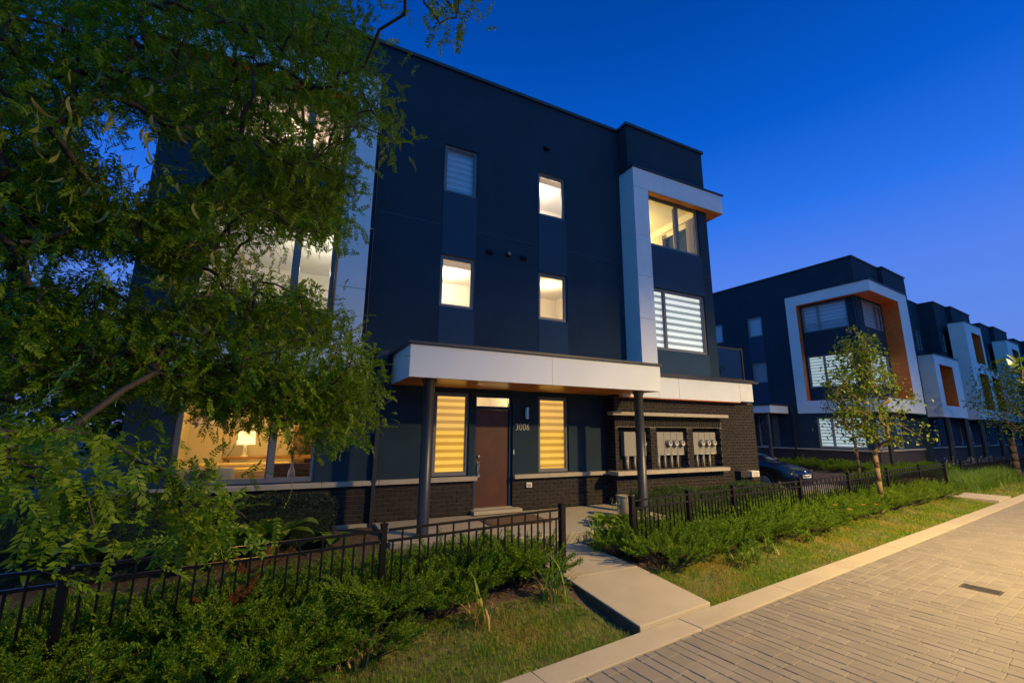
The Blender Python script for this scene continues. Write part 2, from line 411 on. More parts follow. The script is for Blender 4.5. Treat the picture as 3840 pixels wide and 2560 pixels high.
while s < 34:
    if BAND[0]-.06 < s < BAND[1]:
        t = -.31; j = 0
        while t > -6:
            w = widths[j % 3]; q = BAND[0]+.01
            q2 = q
            while q2 < BAND[1]-.02:
                L = random.choice([.16, .2, .24, .29, .33]); e = min(q2+L, BAND[1]-.004)
                if BAND[1]-e < .09: e = BAND[1]-.004
                add_pv(q2, e, t-w, t); q2 = e
            t -= w; j += 1
        s = BAND[1]; continue
    w = widths[k % 3]; w = min(w, BAND[0]+.01-s) if s < BAND[0] else w
    if s < BAND[0] and BAND[0]-s-w < .06: w = BAND[0]+.01-s
    t = -.31-random.uniform(0, .12); PV.append((s, s+w, t, -.31)) if t < -.33 else None
    far = s > 14
    while t > (-6.5 if not far else -7.5):
        L = random.choice([.17, .22, .27, .33, .38])
        PV.append((s, s+w, t-L, t)); t -= L
    s += w; k += 1
def pv_dist(p): q = KP((p[0]+p[1])/2, (p[2]+p[3])/2); return math.hypot(q.x, q.y+.0)
def in_view(p):
    q = KP((p[0]+p[1])/2, (p[2]+p[3])/2); v = np.array([q.x, q.y, -.31])-CAM; z = v@CF
    if z < .2: return False
    x = 1920+FPX*(v@CR)/z; y = 1280+FPX*(v@CD)/z
    return -1800 < x < 7000 and y < 5200
PV = [p for p in PV if in_view(p)]
PV.sort(key=pv_dist)
def paver_geo(p, g=.0042, ch=.005):
    s0, s1, t0, t1 = p; s0 += g/2; s1 -= g/2; t0 += g*.35; t1 -= g*.35
    h = -.308+random.uniform(-.0022, .0022); tx = random.uniform(-.0012, .0012)
    lo = [(s0, t0), (s1, t0), (s1, t1), (s0, t1)]; hi = [(s0+ch, t0+ch), (s1-ch, t0+ch), (s1-ch, t1-ch), (s0+ch, t1-ch)]
    vs = [tuple(KP(a, b, -.345)) for a, b in lo]+[tuple(KP(a, b, h-ch)) for a, b in lo]+[tuple(KP(a, b, h+tx*(1 if i % 2 else -1))) for i, (a, b) in enumerate(hi)]
    fs = [(0, 1, 5, 4), (1, 2, 6, 5), (2, 3, 7, 6), (3, 0, 4, 7), (4, 5, 9, 8), (5, 6, 10, 9), (6, 7, 11, 10), (7, 4, 8, 11), (8, 9, 10, 11)]
    return vs, fs
for p in PV[:300]:
    m_ = MB(); m_.add(*paver_geo(p)); m_.build('paver', 'paver', street)
rest = MB()
for p in PV[300:]: rest.add(*paver_geo(p))
o = rest.build('paver_field', 'paver', street); o['kind'] = 'stuff'
# drain grate
dg = thing('drain_grate', 'dark cast iron drain grate set flush in the paved street', 'drain', tuple(KP(DRs, DRt, -.33)), KA)
MB().box(-.118, .118, -.193, .193, -.03, .004).build('frame', 'drain_iron', dg)
for i in range(5):
    x = -.085+i*.0425; MB().box(x-.012, x+.012, -.165, .165, .006, .022).build('bar', 'drain_iron', dg)
for i in range(4):
    y = -.12+i*.08; MB().box(-.1, .1, y-.008, y+.008, .006, .019).build('bar', 'drain_iron', dg)
mb = MB(); mb.box(-.118, -.104, -.19, .19, .005, .023); mb.box(.104, .118, -.19, .19, .005, .023); mb.box(-.104, .104, .176, .19, .005, .023); mb.box(-.104, .104, -.19, -.176, .005, .023)
mb.build('rim', 'drain_iron', dg)

# ------------------------------------------------------------------ walkway, porch, drive
walk = struct(MB().prism([(3.43, 5.32), (4.65, 5.32), (4.65, 6.775), (3.43, 6.775)], -.5, -.175).build('walkway', 'concrete', bevel=.008))
vsw = [(3.43, 3.935, -.5), (4.66, 4.095, -.5), (4.66, 5.31, -.5), (3.43, 5.31, -.5), (3.43, 3.935, -.255), (4.66, 4.095, -.255), (4.66, 5.31, -.18), (3.43, 5.31, -.18)]
MB().add(vsw, [(0, 3, 2, 1), (4, 5, 6, 7), (0, 1, 5, 4), (1, 2, 6, 5), (2, 3, 7, 6), (3, 0, 4, 7)]).build('concrete_slab', 'concrete', walk, bevel=.008)
MB().add([(3.422, 3.945, -.5), (3.429, 3.945, -.5), (3.429, 5.31, -.5), (3.422, 5.31, -.5), (3.422, 3.945, -.272), (3.429, 3.945, -.272), (3.429, 5.31, -.197), (3.422, 5.31, -.197)], [(0, 3, 2, 1), (4, 5, 6, 7), (0, 1, 5, 4), (1, 2, 6, 5), (2, 3, 7, 6), (3, 0, 4, 7)]).build('slab_edge_shade', 'soil', walk)  # thin dark strip: paints the shade on the slab's left face
porch = struct(MB().prism([(1.50, 7.35), (2.6, 6.95), (4.9, 6.78), (7.2, 6.9), (7.2, 8.98), (1.50, 8.98)], -.5, -.002).build('porch', 'concrete', bevel=.01))
MB().box(.2, 1.495, 8.93, 9.1, -.5, .0).build('foundation', 'concrete', porch)
# second path to the kerb further along the street
struct(MB().prism([tuple(KP(14.95, .02)[:2]), tuple(KP(16.6, .02)[:2]), tuple(KP(16.6, 3.2)[:2]), tuple(KP(14.95, 3.2)[:2])], -.5, -.255).build('side_path', 'concrete', bevel=.008))
U6 = R(6.0); UU = Vector((math.cos(U6), math.sin(U6), 0)); VV = Vector((-math.sin(U6), math.cos(U6), 0)); O2 = Vector((24.5, 11.2, 0))
def L2(u, v, z=0): p = O2+UU*u+VV*v; return Vector((p.x, p.y, z))
struct(MB().prism([tuple(L2(-12.0, -3.3)[:2]), tuple(L2(-6.2, -3.3)[:2]), tuple(L2(-6.2, 20)[:2]), tuple(L2(-12.0, 20)[:2])], -.5, -.20).build('driveway', 'asphalt'))

# ------------------------------------------------------------------ the near townhouse (facade in plane y = 9)
TH = thing('townhouse', 'dark three storey townhouse with numbered door, entrance canopy and lit windows', 'townhouse', (0, 0, 0))
FY, BY, GY = 9.0, 8.62, 8.42          # facade, bay wall and frame planes
WIN = dict(w1=(2.585, 3.415, 7.165, 8.385), w2=(2.585, 3.415, 4.395, 5.605), w3=(5.105, 5.935, 7.165, 8.385), w4=(5.105, 5.935, 4.395, 5.605),
           wa=(2.585, 3.375, .785, 2.51), door=(3.50, 4.42, .09, 2.51), wb=(5.085, 5.915, .785, 2.51), living=(-1.78, .40, .785, 2.46))
wl = MB()
wl.holed(-2.45, 7.80, .76, 10.42, FY, list(WIN.values())+[(-2.40, .43, 3.34, 8.42)], .16)
wl.quad((-2.45, FY, .0), (-2.45, 19, .0), (-2.45, 19, 10.42), (-2.45, FY, 10.42))
wl.quad((7.803, FY, 8.99), (7.803, BY, 8.99), (7.803, BY, 10.42), (7.803, FY, 10.42))
wl.quad((-2.45, 19, 0), (12.2, 19, 0), (12.2, 19, 10.42), (-2.45, 19, 10.42))
BAYW = [(8.36, 10.49, 6.87, 8.40), (8.36, 10.49, 3.88, 5.62)]
wl.holed(7.803, 10.87, 3.19, 10.42, BY, BAYW, .16)
wl.quad((10.87, BY, 3.1), (10.87, 19, 3.1), (10.87, 19, 10.42), (10.87, BY, 10.42))
wl.quad((-2.45, FY, 10.3), (10.87, FY, 10.3), (10.87, 19, 10.3), (-2.45, 19, 10.3))
wl.quad((7.8, BY, 10.3), (10.87, BY, 10.3), (10.87, FY, 10.3), (7.8, FY, 10.3))
# left corner bay wall and the ground floor slab over the right wing
LB = 8.74
LBW = [(-1.80, .42, 6.90, 8.33), (-1.80, .42, 3.87, 5.60)]
wl.holed(-2.60, .45, 3.15, 8.45, LB, LBW, .16)
wl.quad((-2.60, LB, 2.6), (-2.60, 12.4, 2.6), (-2.60, 12.4, 9.0), (-2.60, LB, 9.0))
wl.box(7.02, 12.17, BY+.06, 19, 2.5, 3.06)
wl.build('wall', 'stucco', TH)
# copings
cp = MB(); cp.box(-2.50, 7.76, FY-.05, FY+.25, 10.42, 10.50); cp.build('coping', 'coping', TH)
cp = MB(); cp.box(7.755, 10.92, BY-.05, BY+.25, 10.425, 10.505); cp.box(7.755, 7.99, BY+.25, FY+.28, 10.425, 10.505); cp.box(10.67, 10.92, BY+.25, 19, 10.425, 10.505); cp.build('coping', 'coping', TH)
# lighter panels in line with the stacked windows
for a in (2.585, 5.10):
    MB().box(a, a+.835, FY-.012, FY+.02, 5.612, 7.158).build('panel', 'stucco_strip', TH)
    MB().box(a, a+.835, FY-.012, FY+.02, 3.0, 4.388).build('panel', 'stucco_strip', TH)
MB().box(8.36, 10.49, BY-.012, BY+.02, 5.63, 6.86).build('panel', 'stucco_strip', TH)
MB().box(8.36, 10.49, BY-.012, BY+.02, 3.2, 3.87).build('panel', 'stucco_strip', TH)
for a, b in ((.97, 2.58), (3.425, 5.095), (5.94, 7.79)): MB().box(a, b, FY-.005, FY+.01, 6.305, 6.318).build('control_joint', 'joint_trim', TH)
MB().box(.915, .927, FY-.005, FY+.01, 9.06, 10.41).build('control_joint', 'coping', TH)

def panels(boxes, core, mat='white_panel'):
    for b in boxes: MB().box(*b).build('cladding_panel', mat, TH, bevel=.003)
    for c in core: MB().box(*c).build('panel_backing', 'coping', TH)
g = .004
# right bay frame: leg, head band, low band over the meters
seams = [2.56, 3.42, 4.62, 5.80, 6.97, 8.385]
panels([(7.80, 8.325, GY, 8.605, a+g, b-g) for a, b in zip(seams[:-1], seams[1:])]+[(7.80, 8.94-g, GY, 8.605, 8.39+g, 8.985), (8.94+g, 11.40, GY, 8.605, 8.39+g, 8.985)],
       [(7.82, 8.30, GY+.02, 8.60, 2.6, 8.9), (8.3, 11.38, GY+.02, 8.60, 8.42, 8.96)])
MB().box(7.80, 8.325, 8.607, 8.998, 2.56, 8.985).build('cladding_panel', 'white_panel', TH)
MB().box(8.33, 11.38, GY+.012, 8.60, 8.372, 8.386).build('soffit', 'soffit', TH)
MB().box(10.88, 11.40, 8.607, 10.4, 8.39, 8.985).build('cladding_panel', 'white_panel', TH)
MB().box(10.89, 11.38, 8.607, 10.38, 8.372, 8.386).build('soffit', 'soffit', TH)
MB().box(7.76, 11.44, GY-.04, BY+.3, 8.99, 9.03).build('coping', 'coping', TH)
panels([(8.33, 9.02-g, GY, 8.55, 2.56, 3.11), (9.02+g, 11.41-g, GY, 8.55, 2.56, 3.11), (11.41+g, 11.96, GY, 8.55, 2.585, 3.11)], [(8.34, 11.94, GY+.02, 8.56, 2.58, 3.09)])
panels([(7.10, 7.795, GY, 8.55, 2.56, 3.11)], [])
MB().box(7.1, 11.40, GY+.01, 8.56, 2.542, 2.556).build('soffit', 'orange_panel', TH)
MB().box(7.05, 12.2, GY-.04, 8.75, 3.114, 3.175).build('coping', 'coping', TH)
MB().box(8.34, 12.24, 8.56, 8.75, 3.18, 3.24).build('coping', 'coping', TH)
# left corner frame
seams = [2.56, 3.16, 4.35, 5.45, 6.55, 7.75, 8.40]
panels([(.44, .965, GY, 8.99, a+g, b-g) for a, b in zip(seams[:-1], seams[1:])]+[(-.9+g, .965, GY, 8.72, 8.40+g, 9.03), (-2.92, -.9-g, GY, 8.72, 8.40+g, 9.03), (-2.92, -1.2-g, GY, 8.72, 2.56, 3.15), (-1.2+g, .435, GY, 8.72, 2.56, 3.15)],
       [(.46, .94, GY+.02, 8.98, 2.6, 8.9)])
MB().box(-2.92, -2.62, 8.725, 12.4, 8.404, 9.03).build('cladding_panel', 'white_panel', TH); MB().box(-2.92, -2.62, 8.725, 12.4, 2.56, 3.15).build('cladding_panel', 'white_panel', TH)
MB().box(-2.9, .435, GY+.01, 8.72, 8.385, 8.40).build('soffit', 'orange_panel', TH); MB().box(-2.9, .95, GY+.01, 8.98, 2.54, 2.556).build('soffit', 'orange_panel', TH)
MB().box(.428, .438, GY+.01, 8.72, 3.155, 8.38).build('reveal_panel', 'orange_panel', TH)
MB().box(-2.96, 1.005, GY-.04, FY-.002, 9.034, 9.075).build('coping', 'coping', TH)
MB().box(-2.60, .965, 8.72, FY, 9.0, 9.03).build('panel_backing', 'coping', TH)

# ground floor sills
def sill(a0, a1, y0=FY-.10, y1=FY+.02, z0=.68, z1=.768, n=None, yy=None):
    k = n or max(1, round((a1-a0)/.95)); w = (a1-a0)/k
    for i in range(k): MB().box(a0+i*w+.002, a0+(i+1)*w-.002, y0, y1, z0, z1).build('sill', 'limestone', TH, bevel=.008)
sill(-2.5, 3.555); sill(4.43, 7.0)
sill(6.87, 10.70, GY-.02, 8.78, .70, .79, 4); sill(6.77, 10.78, GY-.04, 8.60, 2.10, 2.185, 4)

# brickwork ------------------------------------------------------------
BRL, BRH, MJ = .201, .071, .012
BR = []      # (origin, axis, length) : brick boxes in facade coordinates
def brick_field(T, a0, a1, z0, z1, d, holes=(), depth=.05, soldier=False):
    out = []
    if soldier:
        a = a0
        while a < a1-.03:
            b = min(a+BRH, a1); out.append((T, a, b, z0, z1, d)); a = b+MJ
        return out
    n = int(round((z1-z0)/(BRH+MJ))); h = (z1-z0)/n
    for j in range(n):
        za = z0+j*h; zb = za+h-MJ; a = a0-(BRL+MJ)*(.5 if j % 2 else 0)
        while a < a1:
            b = a+BRL; segs = [(max(a, a0), min(b, a1))]
            for (h0, h1, q0, q1) in holes:
                if zb > q0+.02 and za < q1-.02:
                    ns = []
                    for p, q in segs:
                        if q <= h0 or p >= h1: ns.append((p, q)); continue
                        if p < h0: ns.append((p, h0))
                        if q > h1: ns.append((h1, q))
                    segs = ns
            for p, q in segs:
                if q-p > .025: out.append((T, p, q, za, zb, d))
            a = b+MJ
    return out
NICHE = [(7.10, 8.13, .79, 1.83), (8.33, 9.42, .79, 1.83), (9.62, 10.70, .79, 1.83)]
fields = []
fields += brick_field(FRONT, .05, 3.5, .0, .68, FY)
fields += brick_field(FRONT, 4.42, 7.0, .0, .68, FY)
far_f = brick_field(FRONT, -2.45, .04, .0, .68, FY)
far_f += brick_field(FRONT, 7.0, 12.2, .0, 2.54, BY, NICHE+[(6.9, 10.78, 1.83, 2.12)])
far_f += brick_field(FRONT, 7.0, 10.76, 1.84, 2.095, BY, soldier=True)
far_f += brick_field(SIDE, 8.63, 9.0, .0, 2.54, 7.0)
far_f += [f for n_ in NICHE for f in brick_field(FRONT, n_[0]+.005, n_[1]-.005, .79, 1.82, BY+.24)]
far_f += [f for n_ in NICHE for f in brick_field(SIDE, BY+.035, BY+.23, .79, 1.82, n_[1])]
random.shuffle(far_f)
def brick_geo(mb, b):
    T, a, q, za, zb, d = b; e = .0045; j = random.uniform(-.0025, .0025); d = d+j
    mb.T = T; mb.add([(a, d+.03, za), (q, d+.03, za), (q, d+.03, zb), (a, d+.03, zb), (a, d+e, za), (q, d+e, za), (q, d+e, zb), (a, d+e, zb), (a+e, d, za+e), (q-e, d, za+e), (q-e, d, zb-e), (a+e, d, zb-e)],
           [(0, 1, 5, 4), (1, 2, 6, 5), (2, 3, 7, 6), (3, 0, 4, 7), (4, 5, 9, 8), (5, 6, 10, 9), (6, 7, 11, 10), (7, 4, 8, 11), (8, 9, 10, 11)])
mw = MB(); mw.quad((-2.45, FY+.014, 0), (3.5, FY+.014, 0), (3.5, FY+.014, .76), (-2.45, FY+.014, .76)); mw.quad((4.42, FY+.014, 0), (7.0, FY+.014, 0), (7.0, FY+.014, .76), (4.42, FY+.014, .76))
mw.box(3.44, 3.498, FY+.016, FY+.3, 0, .76); mw.box(4.422, 4.48, FY+.016, FY+.3, 0, .76)
mw.holed(7.014, 12.19, -.3, 2.56, BY+.014, NICHE, .24)
mw.quad((7.014, BY+.014, -.3), (7.014, FY+.02, -.3), (7.014, FY+.02, 2.56), (7.014, BY+.014, 2.56))
mw.quad((12.19, BY+.014, -.3), (12.19, 19, -.3), (12.19, 19, 2.56), (12.19, BY+.014, 2.56))
for n_ in NICHE: mw.quad((n_[0], BY+.254, n_[2]), (n_[1], BY+.254, n_[2]), (n_[1], BY+.254, n_[3]), (n_[0], BY+.254, n_[3]))
bw = mw.build('brick_wall', 'mortar', TH)
near = fields[:]; random.shuffle(near)
for b in near[:300]:
    mb = MB(); brick_geo(mb, b); mb.build('brick', 'brick', bw)
mb = MB()
for b in near[300:]+far_f: brick_geo(mb, b)
o = mb.build('brick_field', 'brick', bw); o['kind'] = 'stuff'
MB().box(7.05, 10.75, BY-.006, BY+.1, 1.828, 1.838).build('lintel', 'meter_grey', TH)

# windows ------------------------------------------------------------
def wd(k, inset=.05): a = WIN[k]; return a[0]+.004, a[1]-.004, a[2]+.004, a[3]-.004, FY+inset
z_ = wd('w1'); window(TH, FRONT, *z_[:5], blind=('blind_white', 'blind_sheer'), slat=.15)
for k in ('w2', 'w3', 'w4'): window(TH, FRONT, *wd(k))
window(TH, FRONT, *wd('wa'), blind=('blind_lit', 'blind_lit_sheer'), slat=.152)
window(TH, FRONT, *wd('wb'), blind=('blind_lit', 'blind_lit_sheer'), slat=.158)
window(TH, FRONT, *wd('living'), mull=(-.335,), mw=.09, border=.06)
window(TH, FRONT, 8.364, 10.486, 6.874, 8.396, BY+.04, mull=(9.645,), mw=.08, border=.06)
window(TH, FRONT, 8.364, 10.486, 3.884, 5.616, BY+.04, mull=(8.93,), mw=.08, border=.06, blind=('blind_cool', 'blind_cool_sheer'), slat=.185)
window(TH, FRONT, -1.796, .416, 6.904, 8.326, LB+.04, mull=(-.27,), mw=.09, border=.06)
window(TH, FRONT, -1.796, .416, 3.874, 5.596, LB+.04, mull=(-.27,), mw=.09, border=.06)
# rolled shades at the head of the open windows
for k in ('w2', 'w3'):
    a = WIN[k]; MB().box(a[0]+.05, a[1]-.05, FY+.15, FY+.19, a[3]-.21, a[3]-.05).build('blind', 'shade_glow', TH)
# rooms behind them
room(TH, 1.9, 4.3, FY+.17, 11.6, 3.35, 5.85); room(TH, 4.6, 7.2, FY+.17, 11.6, 3.35, 5.85); room(TH, 4.6, 7.2, FY+.17, 11.2, 6.15, 8.65)
room(TH, 7.95, 10.8, BY+.19, 12.4, 6.15, 8.66, right_hole=(BY+.45, 10.3, 6.9, 8.2))
room(TH, -2.4, 1.1, LB+.19, 12.6, 3.35, 5.85); room(TH, -2.4, 1.1, LB+.19, 12.6, 6.15, 8.65)
room(TH, -2.3, 1.4, FY+.17, 13.2, .02, 2.72)
room(TH, 3.45, 4.9, FY+.25, 11.5, .02, 2.72)
point_light('room_light', (3.3, 10.7, 5.6), 85, (1, .74, .46)); point_light('room_light', (6.2, 10.4, 5.65), 50, (1, .68, .34))
point_light('room_light', (5.6, 10.1, 8.35), 130, (1, .82, .66)); point_light('room_light', (9.4, 10.8, 8.2), 150, (1, .70, .22))
point_light('room_light', (.15, 9.9, 5.05), 105, (1, .88, .66), .09); point_light('room_light', (-.6, 10.6, 8.3), 70, (1, .62, .36))
point_light('room_light', (-.6, 11.0, 2.5), 105, (1, .50, .075)); point_light('room_light', (3.75, 10.2, 2.5), 75, (1, .66, .32))
# joinery seen through the upper windows
MB().box(2.15, 2.22, 11.5, 11.6, 3.36, 5.45).box(2.95, 3.02, 11.5, 11.6, 3.36, 5.45).box(2.15, 3.02, 11.49, 11.6, 5.45, 5.53).build('door_casing', 'room_trim', TH)
MB().box(5.5, 5.6, 9.9, 11.58, 3.36, 5.5).build('wardrobe', 'room_trim', TH)
MB().box(8.1, 8.2, 12.3, 12.39, 6.16, 7.85).box(9.3, 9.4, 12.3, 12.39, 6.16, 7.85).box(8.1, 9.4, 12.29, 12.39, 7.85, 7.95).build('door_casing', 'room_trim', TH)
MB().box(8.2, 9.3, 12.35, 12.388, 6.16, 7.85).build('door_leaf', 'room_taupe', TH)
MB().cyl((10.68, 8.9, 8.33), (10.68, 10.6, 8.33), .012).build('curtain_rod', 'dark_wood', TH)
def curtain(p0, p1, z0, z1, n=40, amp=.035):
    V = []; p0 = np.array(p0); p1 = np.array(p1); d = (p1-p0)/np.linalg.norm(p1-p0); nn = np.array([-d[1], d[0]])
    for i in range(n+1):
        q = p0+(p1-p0)*i/n+nn*amp*math.sin(i*1.25); V += [(q[0], q[1], z0), (q[0], q[1], z1)]
    return npmesh('curtain', V, [(2*i, 2*i+2, 2*i+3, 2*i+1) for i in range(n)], 'curtain', TH, True)
curtain((10.66, 8.95), (10.66, 9.25), 6.2, 8.32, 20); curtain((10.66, 10.25), (10.66, 10.75), 6.2, 8.32, 24); curtain((9.72, 8.9), (9.95, 8.9), 6.3, 8.4, 16)

# door, number, lamp, bell ------------------------------------------------
MB().box(3.504, 3.56, FY+.06, FY+.16, .09, 2.506).box(4.36, 4.416, FY+.06, FY+.16, .09, 2.506).box(3.56, 4.36, FY+.06, FY+.16, 2.44, 2.506).box(3.56, 4.36, FY+.05, FY+.16, 2.175, 2.245).build('door_frame', 'stucco_strip', TH)
door = MB().box(3.565, 4.355, FY+.10, FY+.15, .10, 2.172).build('door', 'door_wood', TH, bevel=.004)
MB().box(3.562, 4.358, FY+.105, FY+.111, 2.247, 2.438).build('transom_pane', 'glass', TH)
MB().cyl((3.635, FY+.10, 1.17), (3.635, FY+.055, 1.17), .031, .028, 16).build('lock', 'steel', door)
MB().box(3.605, 3.662, FY+.082, FY+.10, .74, 1.05).tube([(3.633, FY+.08, 1.03), (3.633, FY+.035, 1.0), (3.633, FY+.03, .92), (3.633, FY+.04, .83), (3.633, FY+.08, .79)], .011, 8).build('handle', 'steel', door)
MB().cyl((3.633, FY+.04, .76), (3.633, FY+.09, .76), .034, .034, 14).build('lever', 'steel', door)
for x0, x1, y0, y1, z0, z1 in ((3.445, 4.56, FY-.22, FY+.1, .015, .085),): MB().box(x0, x1, y0, y1, z0, z1).build('door_step', 'limestone', TH, bevel=.006)
MB().box(3.51, 4.41, FY-.03, FY+.14, .0855, .105).build('threshold', 'limestone', TH)
def text_mesh(txt, size, depth):
    c = bpy.data.curves.new('house_number', 'FONT'); c.body = txt; c.size = size; c.extrude = depth; c.offset = -.006*size; c.space_character = 1.08
    tmp = bpy.data.objects.new('tmp', c); COL.objects.link(tmp); dg_ = bpy.context.evaluated_depsgraph_get()
    me = bpy.data.meshes.new_from_object(tmp.evaluated_get(dg_)); bpy.data.objects.remove(tmp); return me
me = text_mesh('3006', .215, .008); me.materials.clear(); me.materials.append(M['numeral'])
hn = bpy.data.objects.new('house_number', me); link(hn, TH); hn.location = (4.475, FY-.012, 1.727); hn.rotation_euler = (R(90), 0, 0); hn.scale = (.80, 1, 1)
hn['label'] = 'metal numerals 3006 beside the door'
wlp = MB().cyl((4.745, FY-.06, 1.98), (4.745, FY-.06, 2.24), .052, .052, 20).build('wall_lamp', 'steel', TH)
MB().box(4.72, 4.77, FY-.02, FY+.005, 2.05, 2.17).build('bracket', 'steel', wlp)
MB().box(4.428, 4.452, FY-.02, FY+.002, 1.20, 1.30).build('doorbell', 'plastic_white', TH, bevel=.004)
ob = MB().box(4.745, 4.89, FY-.05, FY+.002, .475, .585).build('outlet_cover', 'plastic_white', TH, bevel=.012)
MB().box(4.775, 4.86, FY-.058, FY-.04, .50, .56).build('flap', 'pvc', ob, bevel=.006)
# dryer and bath vents
for x, z in ((5.34, 9.11), (3.75, 5.87), (4.66, 5.88)):
    vt = MB().box(x-.075, x+.075, FY-.02, FY+.01, z-.05, z+.05).build('vent', 'black_metal', TH)
    MB().add([(x-.07, FY-.02, z+.045), (x+.07, FY-.02, z+.045), (x+.07, FY-.10, z-.035), (x-.07, FY-.10, z-.035), (x-.07, FY-.02, z-.045), (x+.07, FY-.02, z-.045), (x+.07, FY-.10, z-.05), (x-.07, FY-.10, z-.05)],
             [(0, 1, 2, 3), (0, 3, 7, 4), (1, 5, 6, 2), (3, 2, 6, 7), (4, 7, 6, 5)]).build('hood', 'black_metal', vt)
vt = MB().cyl((4.245, FY+.01, 5.89), (4.245, FY-.09, 5.89), .06, .055, 18).build('vent', 'black_metal', TH); MB().cyl((4.245, FY-.092, 5.89), (4.245, FY-.10, 5.89), .045, .04, 16).build('cap', 'meter_grey', vt)

# canopy ----------------------------------------------------------------
CX0, CX1, CY, CZ0, CZ1 = 1.665, 7.385, 7.42, 2.615, 3.19
for a, b in ((CX0, 4.51-g/2), (4.51+g/2, CX1)): MB().box(a, b, CY, CY+.03, CZ0, CZ1).build('fascia_panel', 'white_panel', TH, bevel=.003)
MB().box(CX0, CX0+.03, CY+.033, FY-.003, CZ0, CZ1).build('fascia_panel', 'white_panel', TH); MB().box(CX1-.03, CX1, CY+.033, FY-.003, CZ0, CZ1).build('fascia_panel', 'white_panel', TH)
can = MB().box(CX0+.033, CX1-.033, CY+.033, FY-.003, CZ0+.05, CZ1-.03).build('canopy', 'coping', TH)
for i in range(4):
    a = CX0+.035+i*(CX1-CX0-.07)/4; MB().box(a+.003, a+(CX1-CX0-.07)/4-.003, CY+.034, FY-.004, CZ0-.004, CZ0+.03).build('soffit_panel', 'soffit', can)
MB().box(CX0-.045, CX1+.045, CY-.045, FY-.002, CZ1+.003, CZ1+.05).build('coping', 'coping', TH)
for x in (2.075, 6.885):
    c = MB().lathe((x, 7.62, 0), [(.118, .0), (.118, .012), (.1, .014), (.1, 2.52), (.112, 2.54), (.132, 2.60), (.132, 2.609)], 28).build('column', 'column_paint', TH, smooth=True)
# downpipe at the left of the canopy
dp = MB().box(1.40, 1.475, FY-.11, FY-.03, -.15, 3.05).build('downpipe', 'column_paint', TH, bevel=.008)
MB().box(1.33, 1.55, FY-.17, FY-.005, 3.05, 3.28).build('rain_head', 'column_paint', dp, bevel=.008)
for z in (.75, 2.2): MB().box(1.385, 1.49, FY-.115, FY-.003, z, z+.04).build('strap', 'column_paint', dp)
MB().add([(1.40, FY-.11, -.15), (1.475, FY-.11, -.15), (1.475, FY-.03, -.12), (1.40, FY-.03, -.12), (1.36, FY-.55, -.22), (1.44, FY-.55, -.22), (1.44, FY-.55, -.14), (1.36, FY-.55, -.14)], [(0, 1, 5, 4), (3, 7, 6, 2), (0, 4, 7, 3), (1, 2, 6, 5), (4, 5, 6, 7)]).build('spout', 'column_paint', dp)

# balcony on the right wing ----------------------------------------------
for (x0, y0, x1, y1) in ((10.92, 8.78, 12.10, 8.78), (12.12, 8.80, 12.12, 11.0)):
    MB().box(min(x0, x1), max(x0, x1)+.012, min(y0, y1), max(y0, y1)+.012, 3.30, 4.18).build('balcony_glass', 'balcony_glass', TH)
    MB().box(min(x0, x1)-.01, max(x0, x1)+.03, min(y0, y1)-.01, max(y0, y1)+.03, 4.182, 4.225).build('balcony_rail', 'black_metal', TH)
    MB().box(min(x0, x1)-.01, max(x0, x1)+.03, min(y0, y1)-.01, max(y0, y1)+.03, 3.245, 3.298).build('balcony_rail', 'black_metal', TH)
for x, y in ((10.90, 8.77), (12.1, 8.765), (12.1, 11.0)): MB().box(x, x+.05, y, y+.05, 3.245, 4.24).build('balcony_post', 'black_metal', TH)

# ------------------------------------------------------------------ electric meters in their brick niches
def meter_bank(x0, x1, n, label, pipes, first):
    y0, y1 = BY+.10, BY+.235
    t = thing('meter_cabinet', label, 'meter cabinet', (0, 0, 0), 0, None)
    MB().box(x0, x1, y0, y1, 1.12, 1.71).build('cabinet', 'meter_grey', t, bevel=.006)
    cw = (x1-x0)/(n+1) if n > 1 else (x1-x0)*.6
    for i in range(1, n+1 if n > 1 else 1): MB().box(x0+i*cw-.003, x0+i*cw+.003, y0-.004, y0+.01, 1.13, 1.70).build('door_seam', 'meter_black', t)
    for i in range(n):
        cx = first+i*.225; cz = 1.42
        b = MB().cyl((cx, y0, cz), (cx, y0-.035, cz), .098, .094, 24).build('meter', 'meter_grey', t)
        MB().cyl((cx, y0-.036, cz), (cx, y0-.05, cz), .088, .088, 24).build('collar', 'meter_black', b)
        MB().lathe((0, 0, 0), [(.080, 0), (.078, .05), (.07, .085), (.0, .09)], 24).build('cover', 'lens', b, (cx, y0-.05, cz), True).rotation_euler = (R(90), 0, 0)
        MB().cyl((cx, y0-.052, cz), (cx, y0-.105, cz), .066, .062, 20).build('dial', 'plastic_white', b)
        MB().box(cx-.034, cx+.034, y0-.109, y0-.104, cz+.005, cz+.035).build('display', 'meter_black', b)
        MB().box(cx-.065, cx+.065, y0-.003, y0+.004, 1.135, 1.15).build('label_strip', 'plastic_white', t)
    for px_, r in pipes:
        c = MB().cyl((px_, y0+.06, .78), (px_, y0+.06, 1.125), r, r, 14).build('conduit', 'pvc', t, smooth=True)
        MB().cyl((px_, y0+.06, 1.05), (px_, y0+.06, 1.118), r*1.25, r*1.25, 14).build('coupling', 'pvc', c)
meter_bank(7.36, 8.06, 1, 'grey single meter cabinet with thick conduit, behind the round canopy column', [(7.47, .045), (7.72, .028)], 7.92)
meter_bank(8.44, 9.37, 3, 'grey three meter cabinet in the middle brick niche, four conduits below', [(8.50, .042), (8.73, .027), (8.96, .027), (9.18, .027)], 8.80)
meter_bank(9.74, 10.60, 3, 'grey three meter cabinet in the brick niche nearest the driveway, three conduits below', [(9.90, .027), (10.14, .027), (10.38, .027)], 10.0)
